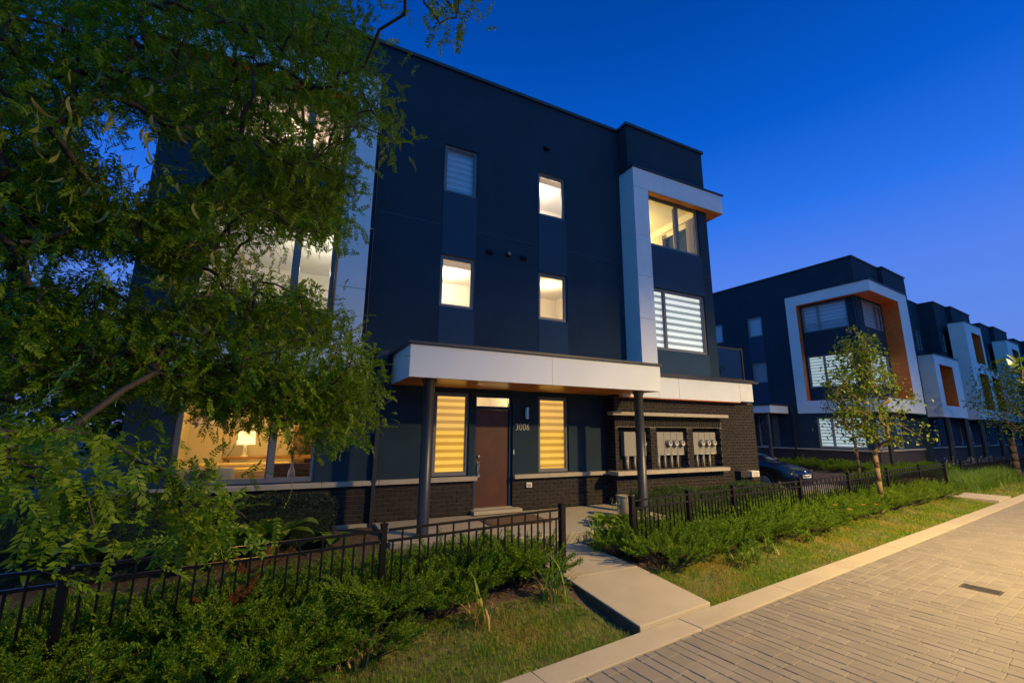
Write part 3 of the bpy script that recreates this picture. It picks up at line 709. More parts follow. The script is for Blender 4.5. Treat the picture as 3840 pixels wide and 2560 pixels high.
ub = thing('utility_box', 'pale louvred utility box on the brick wall corner above the shrubs', 'utility box', (11.72, BY, .50))
MB().box(-.15, .16, -.22, -.004, 0, .16).build('case', 'plastic_white', ub, bevel=.01)
for i in range(4): MB().box(-.10, .10, -.228, -.219, .03+i*.03, .042+i*.03).build('louvre', 'pvc', ub)
ub = thing('air_vent_box', 'brown vent box on brick wall beside the pale utility box', 'vent box', (11.32, BY, .50))
MB().box(-.18, .18, -.2, -.004, 0, .17).build('case', 'brick_far', ub, bevel=.01); MB().box(-.15, .15, -.208, -.2, .03, .13).build('louvre', 'coping', ub)

# ------------------------------------------------------------------ living room things seen through the big window
t = thing('sofa', 'cream sofa with loose back cushion inside the lit living room', 'sofa', (-.95, 10.75, .02))
MB().box(-1.15, .95, -.4, .45, .12, .43).build('seat', 'sofa', t, bevel=.04); MB().box(-1.15, .95, .28, .52, .43, .98).build('backrest', 'sofa', t, bevel=.05)
MB().box(.70, .95, -.4, .28, .43, .86).build('armrest', 'sofa', t, bevel=.05); MB().box(-1.15, -.9, -.4, .28, .43, .74).build('armrest', 'sofa', t, bevel=.05)
MB().box(-.15, .62, .05, .28, .45, .90).build('cushion', 'sofa', t, bevel=.08)
for x in (-1.05, .85):
    for y in (-.32, .42): MB().cyl((x, y, 0), (x, y, .12), .025).build('leg', 'dark_wood', t)
t = thing('armchair', 'low cream armchair backed up to the living room window', 'armchair', (-1.35, 9.85, .02))
MB().box(-.55, .45, -.30, .4, .14, .45).build('seat', 'sofa', t, bevel=.05); MB().box(-.55, .45, -.42, -.30, .3, 1.02).build('backrest', 'sofa', t, bevel=.05)
for x in (-.45, .35):
    for y in (-.3, .3): MB().cyl((x, y, 0), (x, y, .14), .02).build('leg', 'dark_wood', t)
t = thing('table_lamp', 'lit table lamp with drum shade on the living room console', 'lamp', (-1.02, 12.4, 1.06))
MB().lathe((0, 0, 0), [(.09, 0), (.09, .02), (.03, .04), (.06, .12), (.03, .24), (.012, .3)], 18).build('base', 'ceramic', t, smooth=True); MB().lathe((0, 0, 0), [(.20, .28), (.17, .58)], 24).build('lamp_shade', 'lamp_shade_lit', t, smooth=True)
t = thing('console_table', 'long wooden console table against living room wall under the lamp', 'table', (-.45, 12.5, .02))
MB().box(-1.0, 1.05, -.28, .28, .98, 1.04).build('tabletop', 'table_wood', t)
for x in (-.93, .98):
    for y in (-.22, .22): MB().box(x-.04, x+.04, y-.04, y+.04, 0, .98).build('leg', 'table_wood', t)
t = thing('fireplace', 'dark framed fireplace on taupe living room wall', 'fireplace', (.75, 12.9, .02))
MB().box(-.75, .6, .12, .28, 0, 1.75).build('chimney_breast', 'room_taupe', t)
MB().box(-.45, .4, .04, .12, .2, 1.35).build('surround', 'dark_wood', t); MB().box(-.3, .25, .03, .045, .3, 1.05).build('opening', 'coping', t)
for i, x in enumerate((-.12, .20)):
    t = thing('dining_chair', ('dark woven dining chair behind the window mullion', 'dark woven dining chair beside the cream vase')[i], 'chair', (x, 10.15-.05*i, .02))
    MB().box(-.24, .20, -.2, .24, .42, .48).build('seat', 'rattan', t); MB().box(-.24, .20, .20, .26, .48, 1.0).build('backrest', 'rattan', t)
    for a in (-.2, .16):
        for b in (-.17, .2): MB().box(a-.018, a+.018, b-.018, b+.018, 0, .42).build('leg', 'dark_wood', t)
t = thing('vase', 'tall cream bottle vase with dried flowers by the living room window', 'vase', (.02, 9.62, .78))
MB().lathe((0, 0, 0), [(.0, 0), (.055, .0), (.065, .06), (.06, .14), (.03, .22), (.022, .30), (.028, .33)], 18).build('body', 'ceramic', t, smooth=True)
fl = MB()
for i in range(14):
    a = random.uniform(0, 6.28); q = random.uniform(.02, .10); fl.tube([(0, 0, .3), (q*.4*math.cos(a), q*.4*math.sin(a), .42), (q*math.cos(a), q*math.sin(a), random.uniform(.5, .62))], .004, 4)
fl.build('stem', 'lily_dry', t)
fl = MB()
for i in range(24):
    a = random.uniform(0, 6.28); q = random.uniform(.0, .12); fl.lathe((q*math.cos(a), q*math.sin(a), random.uniform(.46, .64)), [(0, 0), (.02, .012), (.014, .03), (0, .035)], 6)
fl.build('flower_head', 'lily_dry', t)
t = thing('side_stand', 'dark round stand the vase stands on beside the window', 'stand', (.02, 9.62, .02)); MB().lathe((0, 0, 0), [(.16, 0), (.16, .02), (.02, .04), (.02, .72), (.15, .74), (.15, .757)], 18).build('pedestal', 'dark_wood', t)
t = thing('drum_stool', 'dark patterned drum stool standing by the cream armchair', 'stool', (-1.30, 9.32, .02))
MB().lathe((0, 0, 0), [(.13, 0), (.15, .02), (.12, .5), (.15, .98), (.15, 1.0), (0, 1.0)], 20).build('body', 'rattan', t)

# ------------------------------------------------------------------ the corner townhouse of the row behind the driveway
Z2 = .10
C2 = thing('townhouse', 'corner townhouse with white frame and orange reveals wrapping its corner windows', 'townhouse', (O2.x, O2.y, Z2), U6, 'townhouses in the row along the street')
SW = [(4.74, 5.57, 7.12, 8.30), (4.72, 5.54, 4.40, 5.57), (7.2, 7.9, 7.12, 8.30), (.44, 2.48, .86, 2.38), (4.97, 5.52, .80, 2.55)]
w2 = MB(SIDE); w2.holed(.17, 11, .74, 10.38, 0, SW+[(.17, 2.8, 3.24, 8.44)], .14)
w2.v += []; a = MB(); a.holed(.0, 3.2, 8.99, 10.38, 0, [], .1); a.quad((0, 0, 8.99), (0, .17, 8.99), (0, .17, 10.38), (0, 0, 10.38))
a.quad((3.2, 0, 8.99), (3.2, -.2, 8.99), (3.2, -.2, 10.38), (3.2, 0, 10.38)); a.quad((3.2, -.2, 8.99), (3.56, -.2, 8.99), (3.56, -.2, 10.38), (3.2, -.2, 10.38)); a.quad((3.56, -.2, 2.55), (6.4, -.2, 2.55), (6.4, -.2, 10.38), (3.56, -.2, 10.38)); a.quad((6.4, -.2, 0), (6.4, 11, 0), (6.4, 11, 10.38), (6.4, -.2, 10.38))
a.quad((0, 0, 10.3), (6.4, 0, 10.3), (6.4, 11, 10.3), (0, 11, 10.3))
FW2 = [(1.02, 3.50, 6.92, 8.36), (1.02, 3.50, 3.92, 5.62)]
a.holed(.31, 3.56, 3.2, 8.46, .17, FW2, .14)
a.quad((0, .3, 2.5), (6.4, .3, 2.5), (6.4, 11, 2.5), (0, 11, 2.5)); a.holed(.0, 6.4, .74, 2.58, .17, [(.55, 2.3, .86, 2.38), (2.9, 3.7, 0.86, 2.38)], .14)
n = len(a.v); a.v += w2.v; a.f += [tuple(i+n for i in f) for f in w2.f]
w3 = MB(SIDE); w3.holed(.17, 2.8, 3.2, 8.46, .31, [(.60, 2.70, 6.92, 8.36), (.60, 2.70, 3.92, 5.62)], .14)
n = len(a.v); a.v += w3.v; a.f += [tuple(i+n for i in f) for f in w3.f]
a.build('wall', 'stucco', C2)
bwm = MB(); bwm.box(-.0, 6.38, .178, .4, -.4, .74); bwm.box(.004, .3, .41, 11, -.4, .738); bwm.build('brick_wall', 'brick_far', C2)
MB().box(-.07, 6.38, .10, .30, .745, .82).build('sill', 'limestone', C2); MB().box(-.07, .10, .305, 11, .745, .82).build('sill', 'limestone', C2)
MB(SIDE).box(4.72, 5.58, -.01, .02, 5.58, 7.11).build('panel', 'stucco_strip', C2); MB(SIDE).box(4.72, 5.58, -.01, .02, 3.1, 4.39).build('panel', 'stucco_strip', C2)
FR = [(0, .60, 8.44, 9.0), (0, 0, 0, 0)]
for b in ((-.02, .28, -.56, 2.8, 8.45, 9.0), (-.02, .28, 2.805, 3.33, 6.6, 9.0), (-.02, .28, 2.805, 3.33, 4.6, 6.595), (-.02, .28, 2.805, 3.33, 3.25, 4.595), (-.02, .28, -.56, 1.2, 2.60, 3.245), (-.02, .28, 1.205, 3.33, 2.60, 3.245),
          (.285, 3.55, -.56, -.02, 8.45, 9.0), (3.555, 4.85, -.56, -.02, 6.6, 9.0), (3.555, 4.85, -.56, -.02, 4.6, 6.595), (3.555, 4.85, -.56, -.02, 3.25, 4.595), (.285, 3.55, -.56, -.02, 2.60, 3.245), (3.555, 4.85, -.56, -.02, 2.60, 3.245)):
    MB().box(*b).build('cladding_panel', 'white_panel', C2)
MB().box(.285, 3.55, -.02, .3, 8.43, 8.447).build('soffit', 'orange_panel', C2); MB().box(-.01, .284, -.55, 2.8, 8.43, 8.447).build('soffit', 'orange_panel', C2); MB().box(.285, 3.55, -.55, -.02, 8.432, 8.448).build('soffit', 'orange_panel', C2)
MB().box(3.535, 3.552, -.55, .168, 3.25, 8.43).build('reveal_panel', 'orange_panel', C2); MB().box(-.01, .305, 2.785, 2.80, 3.25, 8.43).build('reveal_panel', 'orange_panel', C2)
MB().box(-.06, 4.90, -.60, -.0, 9.003, 9.05).build('coping', 'coping', C2); MB().box(-.06, .1, .0, 3.36, 9.003, 9.05).build('coping', 'coping', C2)
MB().box(-.05, 3.2, -.05, .2, 10.38, 10.45).build('coping', 'coping', C2); MB().box(3.16, 6.45, -.25, .1, 10.381, 10.455).build('coping', 'coping', C2); MB().box(-.05, .2, .2, 11, 10.38, 10.45).build('coping', 'coping', C2)
BF = ('blind_far', 'blind_far_line'); BU = ('blind_white', 'blind_sheer'); BD = ('blind_dim', 'blind_dim')
kw = dict(frame='frame_far', join=True)
window(C2, SIDE, .60, 2.70, 6.92, 8.36, .35, mull=(1.95,), blind=BU, slat=.2, **kw); window(C2, SIDE, .60, 2.70, 3.92, 5.62, .35, mull=(1.92,), blind=BF, slat=.16, **kw)
window(C2, FRONT, 1.02, 3.50, 6.92, 8.36, .21, mull=(2.9,), blind=BU, slat=.2, **kw); window(C2, FRONT, 1.02, 3.50, 3.92, 5.62, .21, mull=(2.6,), blind=BF, slat=.16, **kw)
window(C2, SIDE, 4.74, 5.57, 7.12, 8.30, .04, blind=BU, slat=.15, **kw); window(C2, SIDE, 7.2, 7.9, 7.12, 8.30, .04, blind=BU, slat=.15, **kw)
window(C2, SIDE, 4.72, 5.54, 4.40, 5.57, .04, blind=BD, slat=.2, **kw)
window(C2, SIDE, .44, 2.48, .86, 2.38, .04, mull=(1.82,), blind=BF, slat=.16, **kw); window(C2, SIDE, 4.97, 5.52, .80, 2.55, .04, back='grey_glass', **kw)
window(C2, FRONT, .55, 2.3, .86, 2.38, .21, mull=(1.4,), blind=('blind_dim', 'blind_sheer'), slat=.3, **kw); window(C2, FRONT, 2.9, 3.7, .86, 2.38, .21, back='grey_glass', **kw)
# its small canopy on the side, posts and downpipe
MB().box(-1.88, -.03, 3.80, 5.9, 2.62, 3.0).build('fascia_panel', 'white_panel', C2); MB().box(-1.93, -.02, 3.76, 5.95, 3.003, 3.10).build('coping', 'coping', C2); MB().box(-1.86, -.05, 3.82, 5.88, 2.60, 2.618).build('soffit', 'soffit', C2)
MB().cyl((-1.6, 4.1, -.3), (-1.6, 4.1, 2.6), .1, .1, 14).build('column', 'column_paint', C2); MB().cyl((.35, -.30, -.3), (.35, -.30, 2.6), .1, .1, 14).build('column', 'column_paint', C2)
MB().box(-.09, -.01, 3.55, 3.64, -.2, 2.95).build('downpipe', 'column_paint', C2)
MB(SIDE).box(4.40, 4.72, -.01, .02, .84, 2.5).build('side_light', 'grey_glass', C2)
vt = MB().box(-.08, .0, 6.1, 6.25, 5.2, 5.32).build('vent', 'black_metal', C2)

# the further houses of the row: a low boxed house and a tall framed house, repeated
def open_box(parent, u0, u1, v0, v1, z0, z1, holes, rec=.95):
    """white clad box with deep openings lined in orange"""
    zs = sorted({z0, z1, *[q for h in holes for q in h[2:]]}); us = [u0, holes[0][0], holes[0][1], u1]
    for i in range(3):
        for j in range(len(zs)-1):
            cu, cz = (us[i]+us[i+1])/2, (zs[j]+zs[j+1])/2
            if any(h[0] < cu < h[1] and h[2] < cz < h[3] for h in holes): continue
            MB().box(us[i]+.003, us[i+1]-.003, v0, v0+.12, zs[j]+.003, zs[j+1]-.003).build('cladding_panel', 'white_panel', parent)
    zz = [z0]+[z for z in np.arange(z0+1.2, z1-.5, 1.2)]+[z1]
    for a_, b_ in zip(zz[:-1], zz[1:]):
        MB().box(u0, u0+.12, v0+.123, v1, a_+.003, b_-.003).build('cladding_panel', 'white_panel', parent); MB().box(u1-.12, u1, v0+.123, v1, a_+.003, b_-.003).build('cladding_panel', 'white_panel', parent)
    MB().box(u0+.12, u1-.12, v0+.13, v1, z0, z0+.06).build('soffit', 'coping', parent)
    MB().box(u0-.04, u1+.04, v0-.04, v1, z1+.003, z1+.06).build('coping', 'coping', parent)
    for h in holes:
        r_ = MB(); e = v0+rec
        r_.quad((h[0], v0+.01, h[2]), (h[0], e, h[2]), (h[0], e, h[3]), (h[0], v0+.01, h[3])); r_.quad((h[1], v0+.01, h[2]), (h[1], v0+.01, h[3]), (h[1], e, h[3]), (h[1], e, h[2]))
        r_.quad((h[0], v0+.01, h[2]), (h[1], v0+.01, h[2]), (h[1], e, h[2]), (h[0], e, h[2])); r_.quad((h[0], v0+.01, h[3]), (h[0], e, h[3]), (h[1], e, h[3]), (h[1], v0+.01, h[3]))
        r_.build('reveal_panel', 'orange_panel', parent)
        window(parent, FRONT, h[0], h[1], h[2], h[3], e, mull=((h[0]+h[1])/2,), back='dark_glass', frame='frame_far')
def ground_floor(parent, u0, u1, posts, wins):
    a = MB(); a.holed(u0, u1, .72, 2.56, .9, wins, .1); a.quad((u0, .9, .72), (u0, 2.2, .72), (u0, 2.2, 2.56), (u0, .9, 2.56)); a.build('ground_wall', 'stucco', parent)
    MB().box(u0, u1, .905, 1.2, -.4, .715).build('brick_wall', 'brick_far', parent); MB().box(u0, u1, .82, .96, .722, .80).build('sill', 'limestone', parent)
    for w_ in wins: window(parent, FRONT, w_[0], w_[1], w_[2], w_[3], .94, back='grey_glass', frame='frame_far')
    for p_ in posts: MB().cyl((p_, -.30, -.4), (p_, -.30, 2.6), .13, .13, 14).build('column', 'column_paint', parent)
def low_house(label):
    t = thing('townhouse', label, 'townhouse', (O2.x, O2.y, Z2), U6, 'townhouses in the row along the street')
    a = MB(); a.holed(6.4, 13.9, 2.55, 10.38, 1.3, [(12.35, 13.55, 7.1, 8.45), (8.0, 9.2, 7.1, 8.45)], .1); a.quad((6.4, 1.3, 10.3), (13.9, 1.3, 10.3), (13.9, 11, 10.3), (6.4, 11, 10.3)); a.build('wall', 'stucco', t)
    MB().box(6.42, 13.9, 1.25, 1.5, 10.38, 10.45).build('coping', 'coping', t)
    window(t, FRONT, 12.35, 13.55, 7.1, 8.45, 1.34, mull=(12.95,), blind=BU, slat=.2, **kw); window(t, FRONT, 8.0, 9.2, 7.1, 8.45, 1.34, blind=BU, slat=.2, **kw)
    open_box(t, 7.62, 12.08, -.56, 1.28, 2.52, 6.03, [(8.38, 10.75, 3.17, 5.52)])
    ground_floor(t, 6.45, 13.88, (8.95, 12.45), [(7.4, 8.3, .9, 2.4), (10.0, 10.5, .9, 2.4), (11.5, 12.2, .9, 2.4)])
    return t
def tall_house(label):
    t = thing('townhouse', label, 'townhouse', (O2.x, O2.y, Z2), U6, 'townhouses in the row along the street')
    a = MB(); a.holed(13.9, 16.5, 2.55, 10.38, .5, [(14.35, 15.15, 7.0, 8.35)], .1); a.quad((13.9, .5, 2.55), (13.9, 11, 2.55), (13.9, 11, 10.38), (13.9, .5, 10.38))
    a.quad((16.5, .5, 2.55), (16.5, .25, 2.55), (16.5, .25, 10.38), (16.5, .5, 10.38)); a.quad((16.5, .25, 2.55), (20.9, .25, 2.55), (20.9, .25, 10.38), (16.5, .25, 10.38)); a.quad((20.9, .25, 2.55), (20.9, 11, 2.55), (20.9, 11, 10.38), (20.9, .25, 10.38))
    a.quad((13.9, .5, 10.3), (20.9, .5, 10.3), (20.9, 11, 10.3), (13.9, 11, 10.3)); a.build('wall', 'stucco', t)
    MB().box(13.86, 16.48, .45, .7, 10.38, 10.45).build('coping', 'coping', t); MB().box(16.46, 20.95, .2, .5, 10.381, 10.455).build('coping', 'coping', t); MB().box(13.86, 14.05, .7, 11, 10.38, 10.45).build('coping', 'coping', t)
    window(t, FRONT, 14.35, 15.15, 7.0, 8.35, .54, blind=BU, slat=.2, **kw)
    open_box(t, 15.04, 18.95, -.56, .24, 2.52, 8.97, [(16.38, 18.55, 6.30, 8.40), (16.38, 18.55, 3.17, 5.6)], .7)
    ground_floor(t, 13.92, 17.3, (15.6,), [(14.2, 14.9, .9, 2.4), (16.3, 16.9, .9, 2.4)]); 
    return t
lh = low_house('low boxed townhouse next to the corner townhouse, one orange lined opening'); th = tall_house('tall white framed townhouse beside low boxed house, two stacked orange openings')
for k in (1, 2, 3):
    for src, lab in ((lh, ('second low boxed townhouse along the row past the tall framed one', 'third low boxed townhouse far along the row', 'last low boxed townhouse at the far end of the row')[k-1]), (th, ('second tall white framed townhouse along the row', 'third tall white framed townhouse far down the row', 'last tall framed townhouse at the far end of the row')[k-1])):
        c = copy_tree(src); p = O2+UU*11.0*k; c.location = (p.x, p.y, Z2); c['label'] = lab

# ------------------------------------------------------------------ fences
FP0 = Vector((3.50, 5.535, 0)); FA = R(7.4); FD = Vector((math.cos(FA), math.sin(FA), 0))
pk_long = MB().box(-.0085, .0085, -.0085, .0085, .0, .84); pk_short = MB().box(-.0085, .0085, -.0085, .0085, .0, .725)
def mesh_of(mb, name, mat):
    me = bpy.data.meshes.new(name); me.from_pydata(mb.v, [], mb.f); me.materials.append(M[mat]); return me
ML, MS_ = mesh_of(pk_long, 'picket', 'black_metal'), mesh_of(pk_short, 'picket', 'black_metal')
def post_mb(w, h):
    return MB().box(-w, w, -w, w, -.3, h).box(-w-.006, w+.006, -w-.006, w+.006, h+.001, h+.018).add([(-w-.004, -w-.004, h+.019), (w+.004, -w-.004, h+.019), (w+.004, w+.004, h+.019), (-w-.004, w+.004, h+.019), (0, 0, h+.034)], [(0, 1, 4), (1, 2, 4), (2, 3, 4), (3, 0, 4)])
MPB, MPS = mesh_of(post_mb(.038, .90), 'post', 'black_metal'), mesh_of(post_mb(.030, .90), 'post', 'black_metal')
def fence(label, ss):
    p0 = FP0+FD*ss[0]; t = thing('fence', label, 'fence', (p0.x, p0.y, -.20), FA, 'black picket fences along the lawn')
    for i, s_ in enumerate(ss):
        o = bpy.data.objects.new('post', MPB if i in (0, len(ss)-1) else MPS); link(o, t); o.location = (s_-ss[0], 0, 0); o.rotation_euler = (random.uniform(-.008, .008), random.uniform(-.008, .008), 0)
    for a, b in zip(ss[:-1], ss[1:]):
        a -= ss[0]; b -= ss[0]
        for z in (.845, .73, .10):
            MB().box(a+.03, b-.03, -.0155, .0155, z-.013, z+.013).build('rail', 'black_metal', t)
        for e in (a+.035, b-.035):
            for z in (.845, .73): MB().cyl((e, -.018, z), (e, .018, z), .011, .011, 8).build('bolt', 'steel', t)
        n = max(2, round((b-a)/.112)); n += n % 2
        for k in range(1, n):
            o = bpy.data.objects.new('picket', MS_ if k % 2 else ML); link(o, t); o.location = (a+(b-a)*k/n, 0, .0)
fence('black metal picket fence ending at the gap by the front walkway, below leafy tree', [-7.6, -5.05, -2.53, 0])
fence('long black metal picket fence from the front walkway past the driveway', [1.44, 2.89, 4.30, 7.0, 9.63, 12.36, 15.2, 18.0])
fence('far black metal picket fence behind tall ornamental grass', [20.2, 22.7, 25.6, 28.3, 31, 33.6])

# ------------------------------------------------------------------ plants: leaf templates and growth
def rotm(n):                       # random rotation matrices
    q = rng.normal(size=(n, 4)); q /= np.linalg.norm(q, axis=1, keepdims=True); w, x, y, z = q.T
    return np.stack([1-2*(y*y+z*z), 2*(x*y-z*w), 2*(x*z+y*w), 2*(x*y+z*w), 1-2*(x*x+z*z), 2*(y*z-x*w), 2*(x*z-y*w), 2*(y*z+x*w), 1-2*(x*x+y*y)], -1).reshape(n, 3, 3)
def frames(dirs, ups):             # rotation with columns (side, dir, up)
    d = dirs/np.linalg.norm(dirs, axis=1, keepdims=True); s = np.cross(d, ups); s /= np.linalg.norm(s, axis=1, keepdims=True)+1e-9
    return np.stack([s, d, np.cross(s, d)], -1)
def scatter(V, F, pos, rot, scale):
    V = np.asarray(V, float); F = np.asarray(F); n = len(pos)
    W_ = np.einsum('nij,vj->nvi', rot, V)*np.reshape(scale, (-1, 1, 1))+pos[:, None, :]
    return W_.reshape(-1, 3), (F[None]+(np.arange(n)*len(V))[:, None, None]).reshape(-1, F.shape[1])
def merge(parts):
    Vs, Fs, n = [], [], 0
    for V, F in parts: Vs.append(V); Fs.append(F+n); n += len(V)
    return np.concatenate(Vs), np.concatenate(Fs)
def compound_leaf(L=.15, pairs=9, ll=.030, lw=.0105, droop=.3, seed=0):
    r = np.random.default_rng(seed); V, F = [], []
    def pt(u): return np.array([0, L*u*(1-.12*u*u), -droop*L*u*u])
    for i in range(pairs):
        u = (i+1)/pairs
        for sgn in (-1, 1):
            p = pt(u)+r.normal(0, .001, 3); a = R(62-18*u)+r.normal(0, .12); l_ = ll*(1-.35*abs(u-.45))*r.uniform(.85, 1.15)
            d = np.array([sgn*math.sin(a), math.cos(a), -.25+r.normal(0, .18)]); d /= np.linalg.norm(d)
            s_ = np.cross(d, [0, 0, 1.]); s_ /= np.linalg.norm(s_); s_ = s_+np.array([0, 0, r.normal(0, .35)])
            n0 = len(V); V += [p, p+d*l_*.45+s_*lw*.5, p+d*l_, p+d*l_*.45-s_*lw*.5]; F += [(n0, n0+1, n0+2, n0+3)]
    for i in range(3):
        a, b = pt(i/3), pt((i+1)/3); n0 = len(V); w = .0012
        V += [a+[w, 0, 0], a-[w, 0, 0], b-[w, 0, 0], b+[w, 0, 0]]; F += [(n0, n0+1, n0+2, n0+3)]
    return np.array(V), np.array(F)
def broad_leaf(L=.07, W_=.046, droop=.25, fold=.18):
    V = [(0, 0, 0), (W_*.36, L*.22, fold*W_*.5), (W_*.5, L*.5, fold*W_-droop*L*.2), (W_*.3, L*.8, fold*W_*.5-droop*L*.6), (0, L, -droop*L), (-W_*.3, L*.8, fold*W_*.5-droop*L*.6), (-W_*.5, L*.5, fold*W_-droop*L*.2), (-W_*.36, L*.22, fold*W_*.5), (0, L*.5, -droop*L*.2)]
    F = [(0, 1, 2, 8), (8, 2, 3, 4), (4, 5, 6, 8), (8, 6, 7, 0)]
    return np.array(V), np.array(F)
def grow(root, pts, r_tip=.003, power=.42, r_max=.2, zpen=.3):
    """branch skeleton: every point joins the nearest part of the tree nearer the root"""
    P = [np.array(root)]; par = [-1]; order = np.argsort(np.linalg.norm(pts-P[0], axis=1))
    for i in order:
        A = np.array(P); d = np.linalg.norm(A-pts[i], axis=1)*(1+.0*zpen)+.12*np.linalg.norm(A-P[0], axis=1)*0
        j = int(np.argmin(d))
        # a joint part way along, so that branches bend
        mid = P[j]+(pts[i]-P[j])*.5+np.array([0, 0, .10*np.linalg.norm(pts[i]-P[j])])+rng.normal(0, .03*np.linalg.norm(pts[i]-P[j]), 3)
        P.append(mid); par.append(j); P.append(np.array(pts[i])); par.append(len(P)-2)
    n = np.ones(len(P))
    for k in range(len(P)-1, 0, -1): n[par[k]] += n[k]
    rad = np.minimum(r_tip*n**power, r_max)
    return np.array(P), np.array(par), rad
def branch_mesh(P, par, rad, name, mat, parent, sides=5, minr=0.):
    V, F = [], []
    a = np.arange(sides)*2*math.pi/sides
    for k in range(1, len(P)):
        if rad[k] < minr: continue
        p0, p1 = P[par[k]], P[k]; d = p1-p0; L = np.linalg.norm(d)
        if L < 1e-5: continue
        d = d/L; u = np.cross(d, [.3, .5, .81]); u /= np.linalg.norm(u); v = np.cross(d, u); n0 = len(V)
        for p, r in ((p0-d*rad[k]*.3, min(rad[par[k]], rad[k]*1.5)), (p1, rad[k])):
            for q in a: V.append(p+(u*math.cos(q)+v*math.sin(q))*r)
        F += [(n0+i, n0+(i+1) % sides, n0+sides+(i+1) % sides, n0+sides+i) for i in range(sides)]
    return npmesh(name, V, F, mat, parent, True)

# ------------------------------------------------------------------ the honey locust hanging into the picture from the left
def in_poly(x, y, poly):
    c = False; n = len(poly)
    for i in range(n):
        x0, y0 = poly[i]; x1, y1 = poly[(i+1) % n]
        if (y0 > y) != (y1 > y) and x < (x1-x0)*(y-y0)/(y1-y0)+x0: c = not c
    return c
# crown outline seen from the street, as directions; distances run over the crown's real depth
CROWN = [  # polygon (photo directions, 2352 scale), number of twigs, depth range along y (m)
    ([(-60, -60), (730, -60), (790, 40), (860, 110), (880, 230), (800, 330), (690, 400), (540, 330), (420, 330), (300, 230), (150, 330), (-60, 300)], 900, (2.7, 5.2)),
    ([(-60, 380), (180, 330), (300, 480), (480, 420), (640, 430), (770, 470), (790, 560), (690, 545), (560, 560), (500, 640), (380, 620), (250, 560), (100, 600), (-60, 560)], 560, (2.9, 5.3)),
    ([(480, 330), (700, 330), (800, 360), (820, 440), (760, 540), (620, 510), (500, 470)], 260, (3.6, 5.3)),
    ([(-60, 640), (200, 640), (360, 700), (520, 640), (640, 640), (750, 700), (800, 760), (840, 850), (860, 900), (760, 900), (700, 930), (560, 900), (420, 920), (300, 880), (150, 900), (-60, 870)], 800, (2.9, 5.2)),
    ([(420, 850), (560, 830), (700, 840), (820, 830), (865, 900), (860, 985), (800, 1005), (740, 990), (690, 980), (600, 975), (540, 960), (450, 930)], 220, (3.1, 4.5)),
    ([(-60, 900), (120, 900), (300, 880), (380, 920), (300, 970), (200, 1000), (100, 1040), (-60, 1060)], 45, (3.2, 4.6)),
    ([(-60, 960), (90, 980), (170, 1080), (180, 1150), (120, 1165), (60, 1110), (-60, 1090)], 22, (1.7, 2.2)),
    ([(180, 1150), (230, 1200), (200, 1225)], 3, (1.8, 1.9)), ([(150, 985), (175, 990), (165, 1000)], 2, (2.5, 2.55)), ([(235, 1018), (255, 1025), (245, 1035)], 2, (2.45, 2.5)), ([(300, 1045), (320, 1052), (310, 1060)], 2, (2.4, 2.45)), ([(350, 1068), (368, 1076), (360, 1082)], 2, (2.35, 2.4)),
    ([(390, 1080), (470, 1110), (500, 1150), (480, 1190), (450, 1230), (415, 1190), (395, 1140)], 17, (2.2, 2.6)), ([(500, 1150), (575, 1190), (560, 1200)], 3, (2.3, 2.4)),
    ([(820, 200), (880, 215), (950, 262), (905, 330), (850, 320), (800, 270)], 16, (3.0, 3.6)),
    ([(640, -40), (800, -40), (860, 60), (850, 140), (760, 150), (700, 60)], 60, (3.6, 4.6)),
]
TOP = ([(885, -50), (1085, -50), (1080, 30), (1050, 95), (1010, 100), (1000, 40), (950, 60), (930, 40)], 16, (1.9, 2.3))
def crown_points(defs):
    out = []
    for poly, n, (y0, y1) in defs:
        xs = [p[0] for p in poly]; ys = [p[1] for p in poly]; k = 0; tries = 0
        while k < n and tries < n*60:
            tries += 1; x = random.uniform(min(xs), max(xs)); y = random.uniform(min(ys), max(ys))
            if not in_poly(x, y, poly): continue
            v = ray(x*1.63265, y*1.63265); dy = random.uniform(y0, y1); q = CAM+v*dy/v[1]
            out.append(q); k += 1
    return np.array(out)
LR = np.array([-2.75, 3.55, -.30]); trunk_top = np.array([-2.62, 3.6, 2.0])
loc = thing('locust_tree', 'large honey locust with fine leaflets and yellow pods hanging over the fence', 'tree', tuple(LR))
pts = crown_points(CROWN); pts_top = crown_points([TOP])
off = [np.array([-2.2+random.uniform(-1.6, .5), 2.6+random.uniform(-1.6, 2.4), random.uniform(2.6, 7.0)]) for _ in range(160)]
limbs = np.array([[-2.3, 3.6, 2.9], [-1.9, 3.7, 3.6], [-1.2, 3.7, 4.2], [-1.5, 3.5, 2.6], [-.7, 3.5, 2.9], [-2.3, 3.5, 4.5], [-1.6, 3.4, 5.2], [-.7, 3.0, 6.0], [.0, 2.6, 5.9], [.7, 2.2, 5.3], [-1.3, 2.9, 2.2], [-.5, 2.8, 1.9]])
P, par, rad = grow(trunk_top, np.concatenate([limbs, pts, pts_top, np.array(off)]), .0023, .40, .10)
P = P-LR
branch_mesh(P, par, rad, 'branch', 'twig', loc, 5)
tk = MB()
prof = [(LR, .17), (LR+np.array([.03, .02, .25]), .135), (LR+np.array([.05, .03, 1.1]), .125), (trunk_top, .115)]
for (a, ra), (b, rb) in zip(prof[:-1], prof[1:]): tk.cyl(tuple(a-LR), tuple(b-LR), ra, rb, 14)
tk.build('trunk', 'bark', loc, smooth=True)
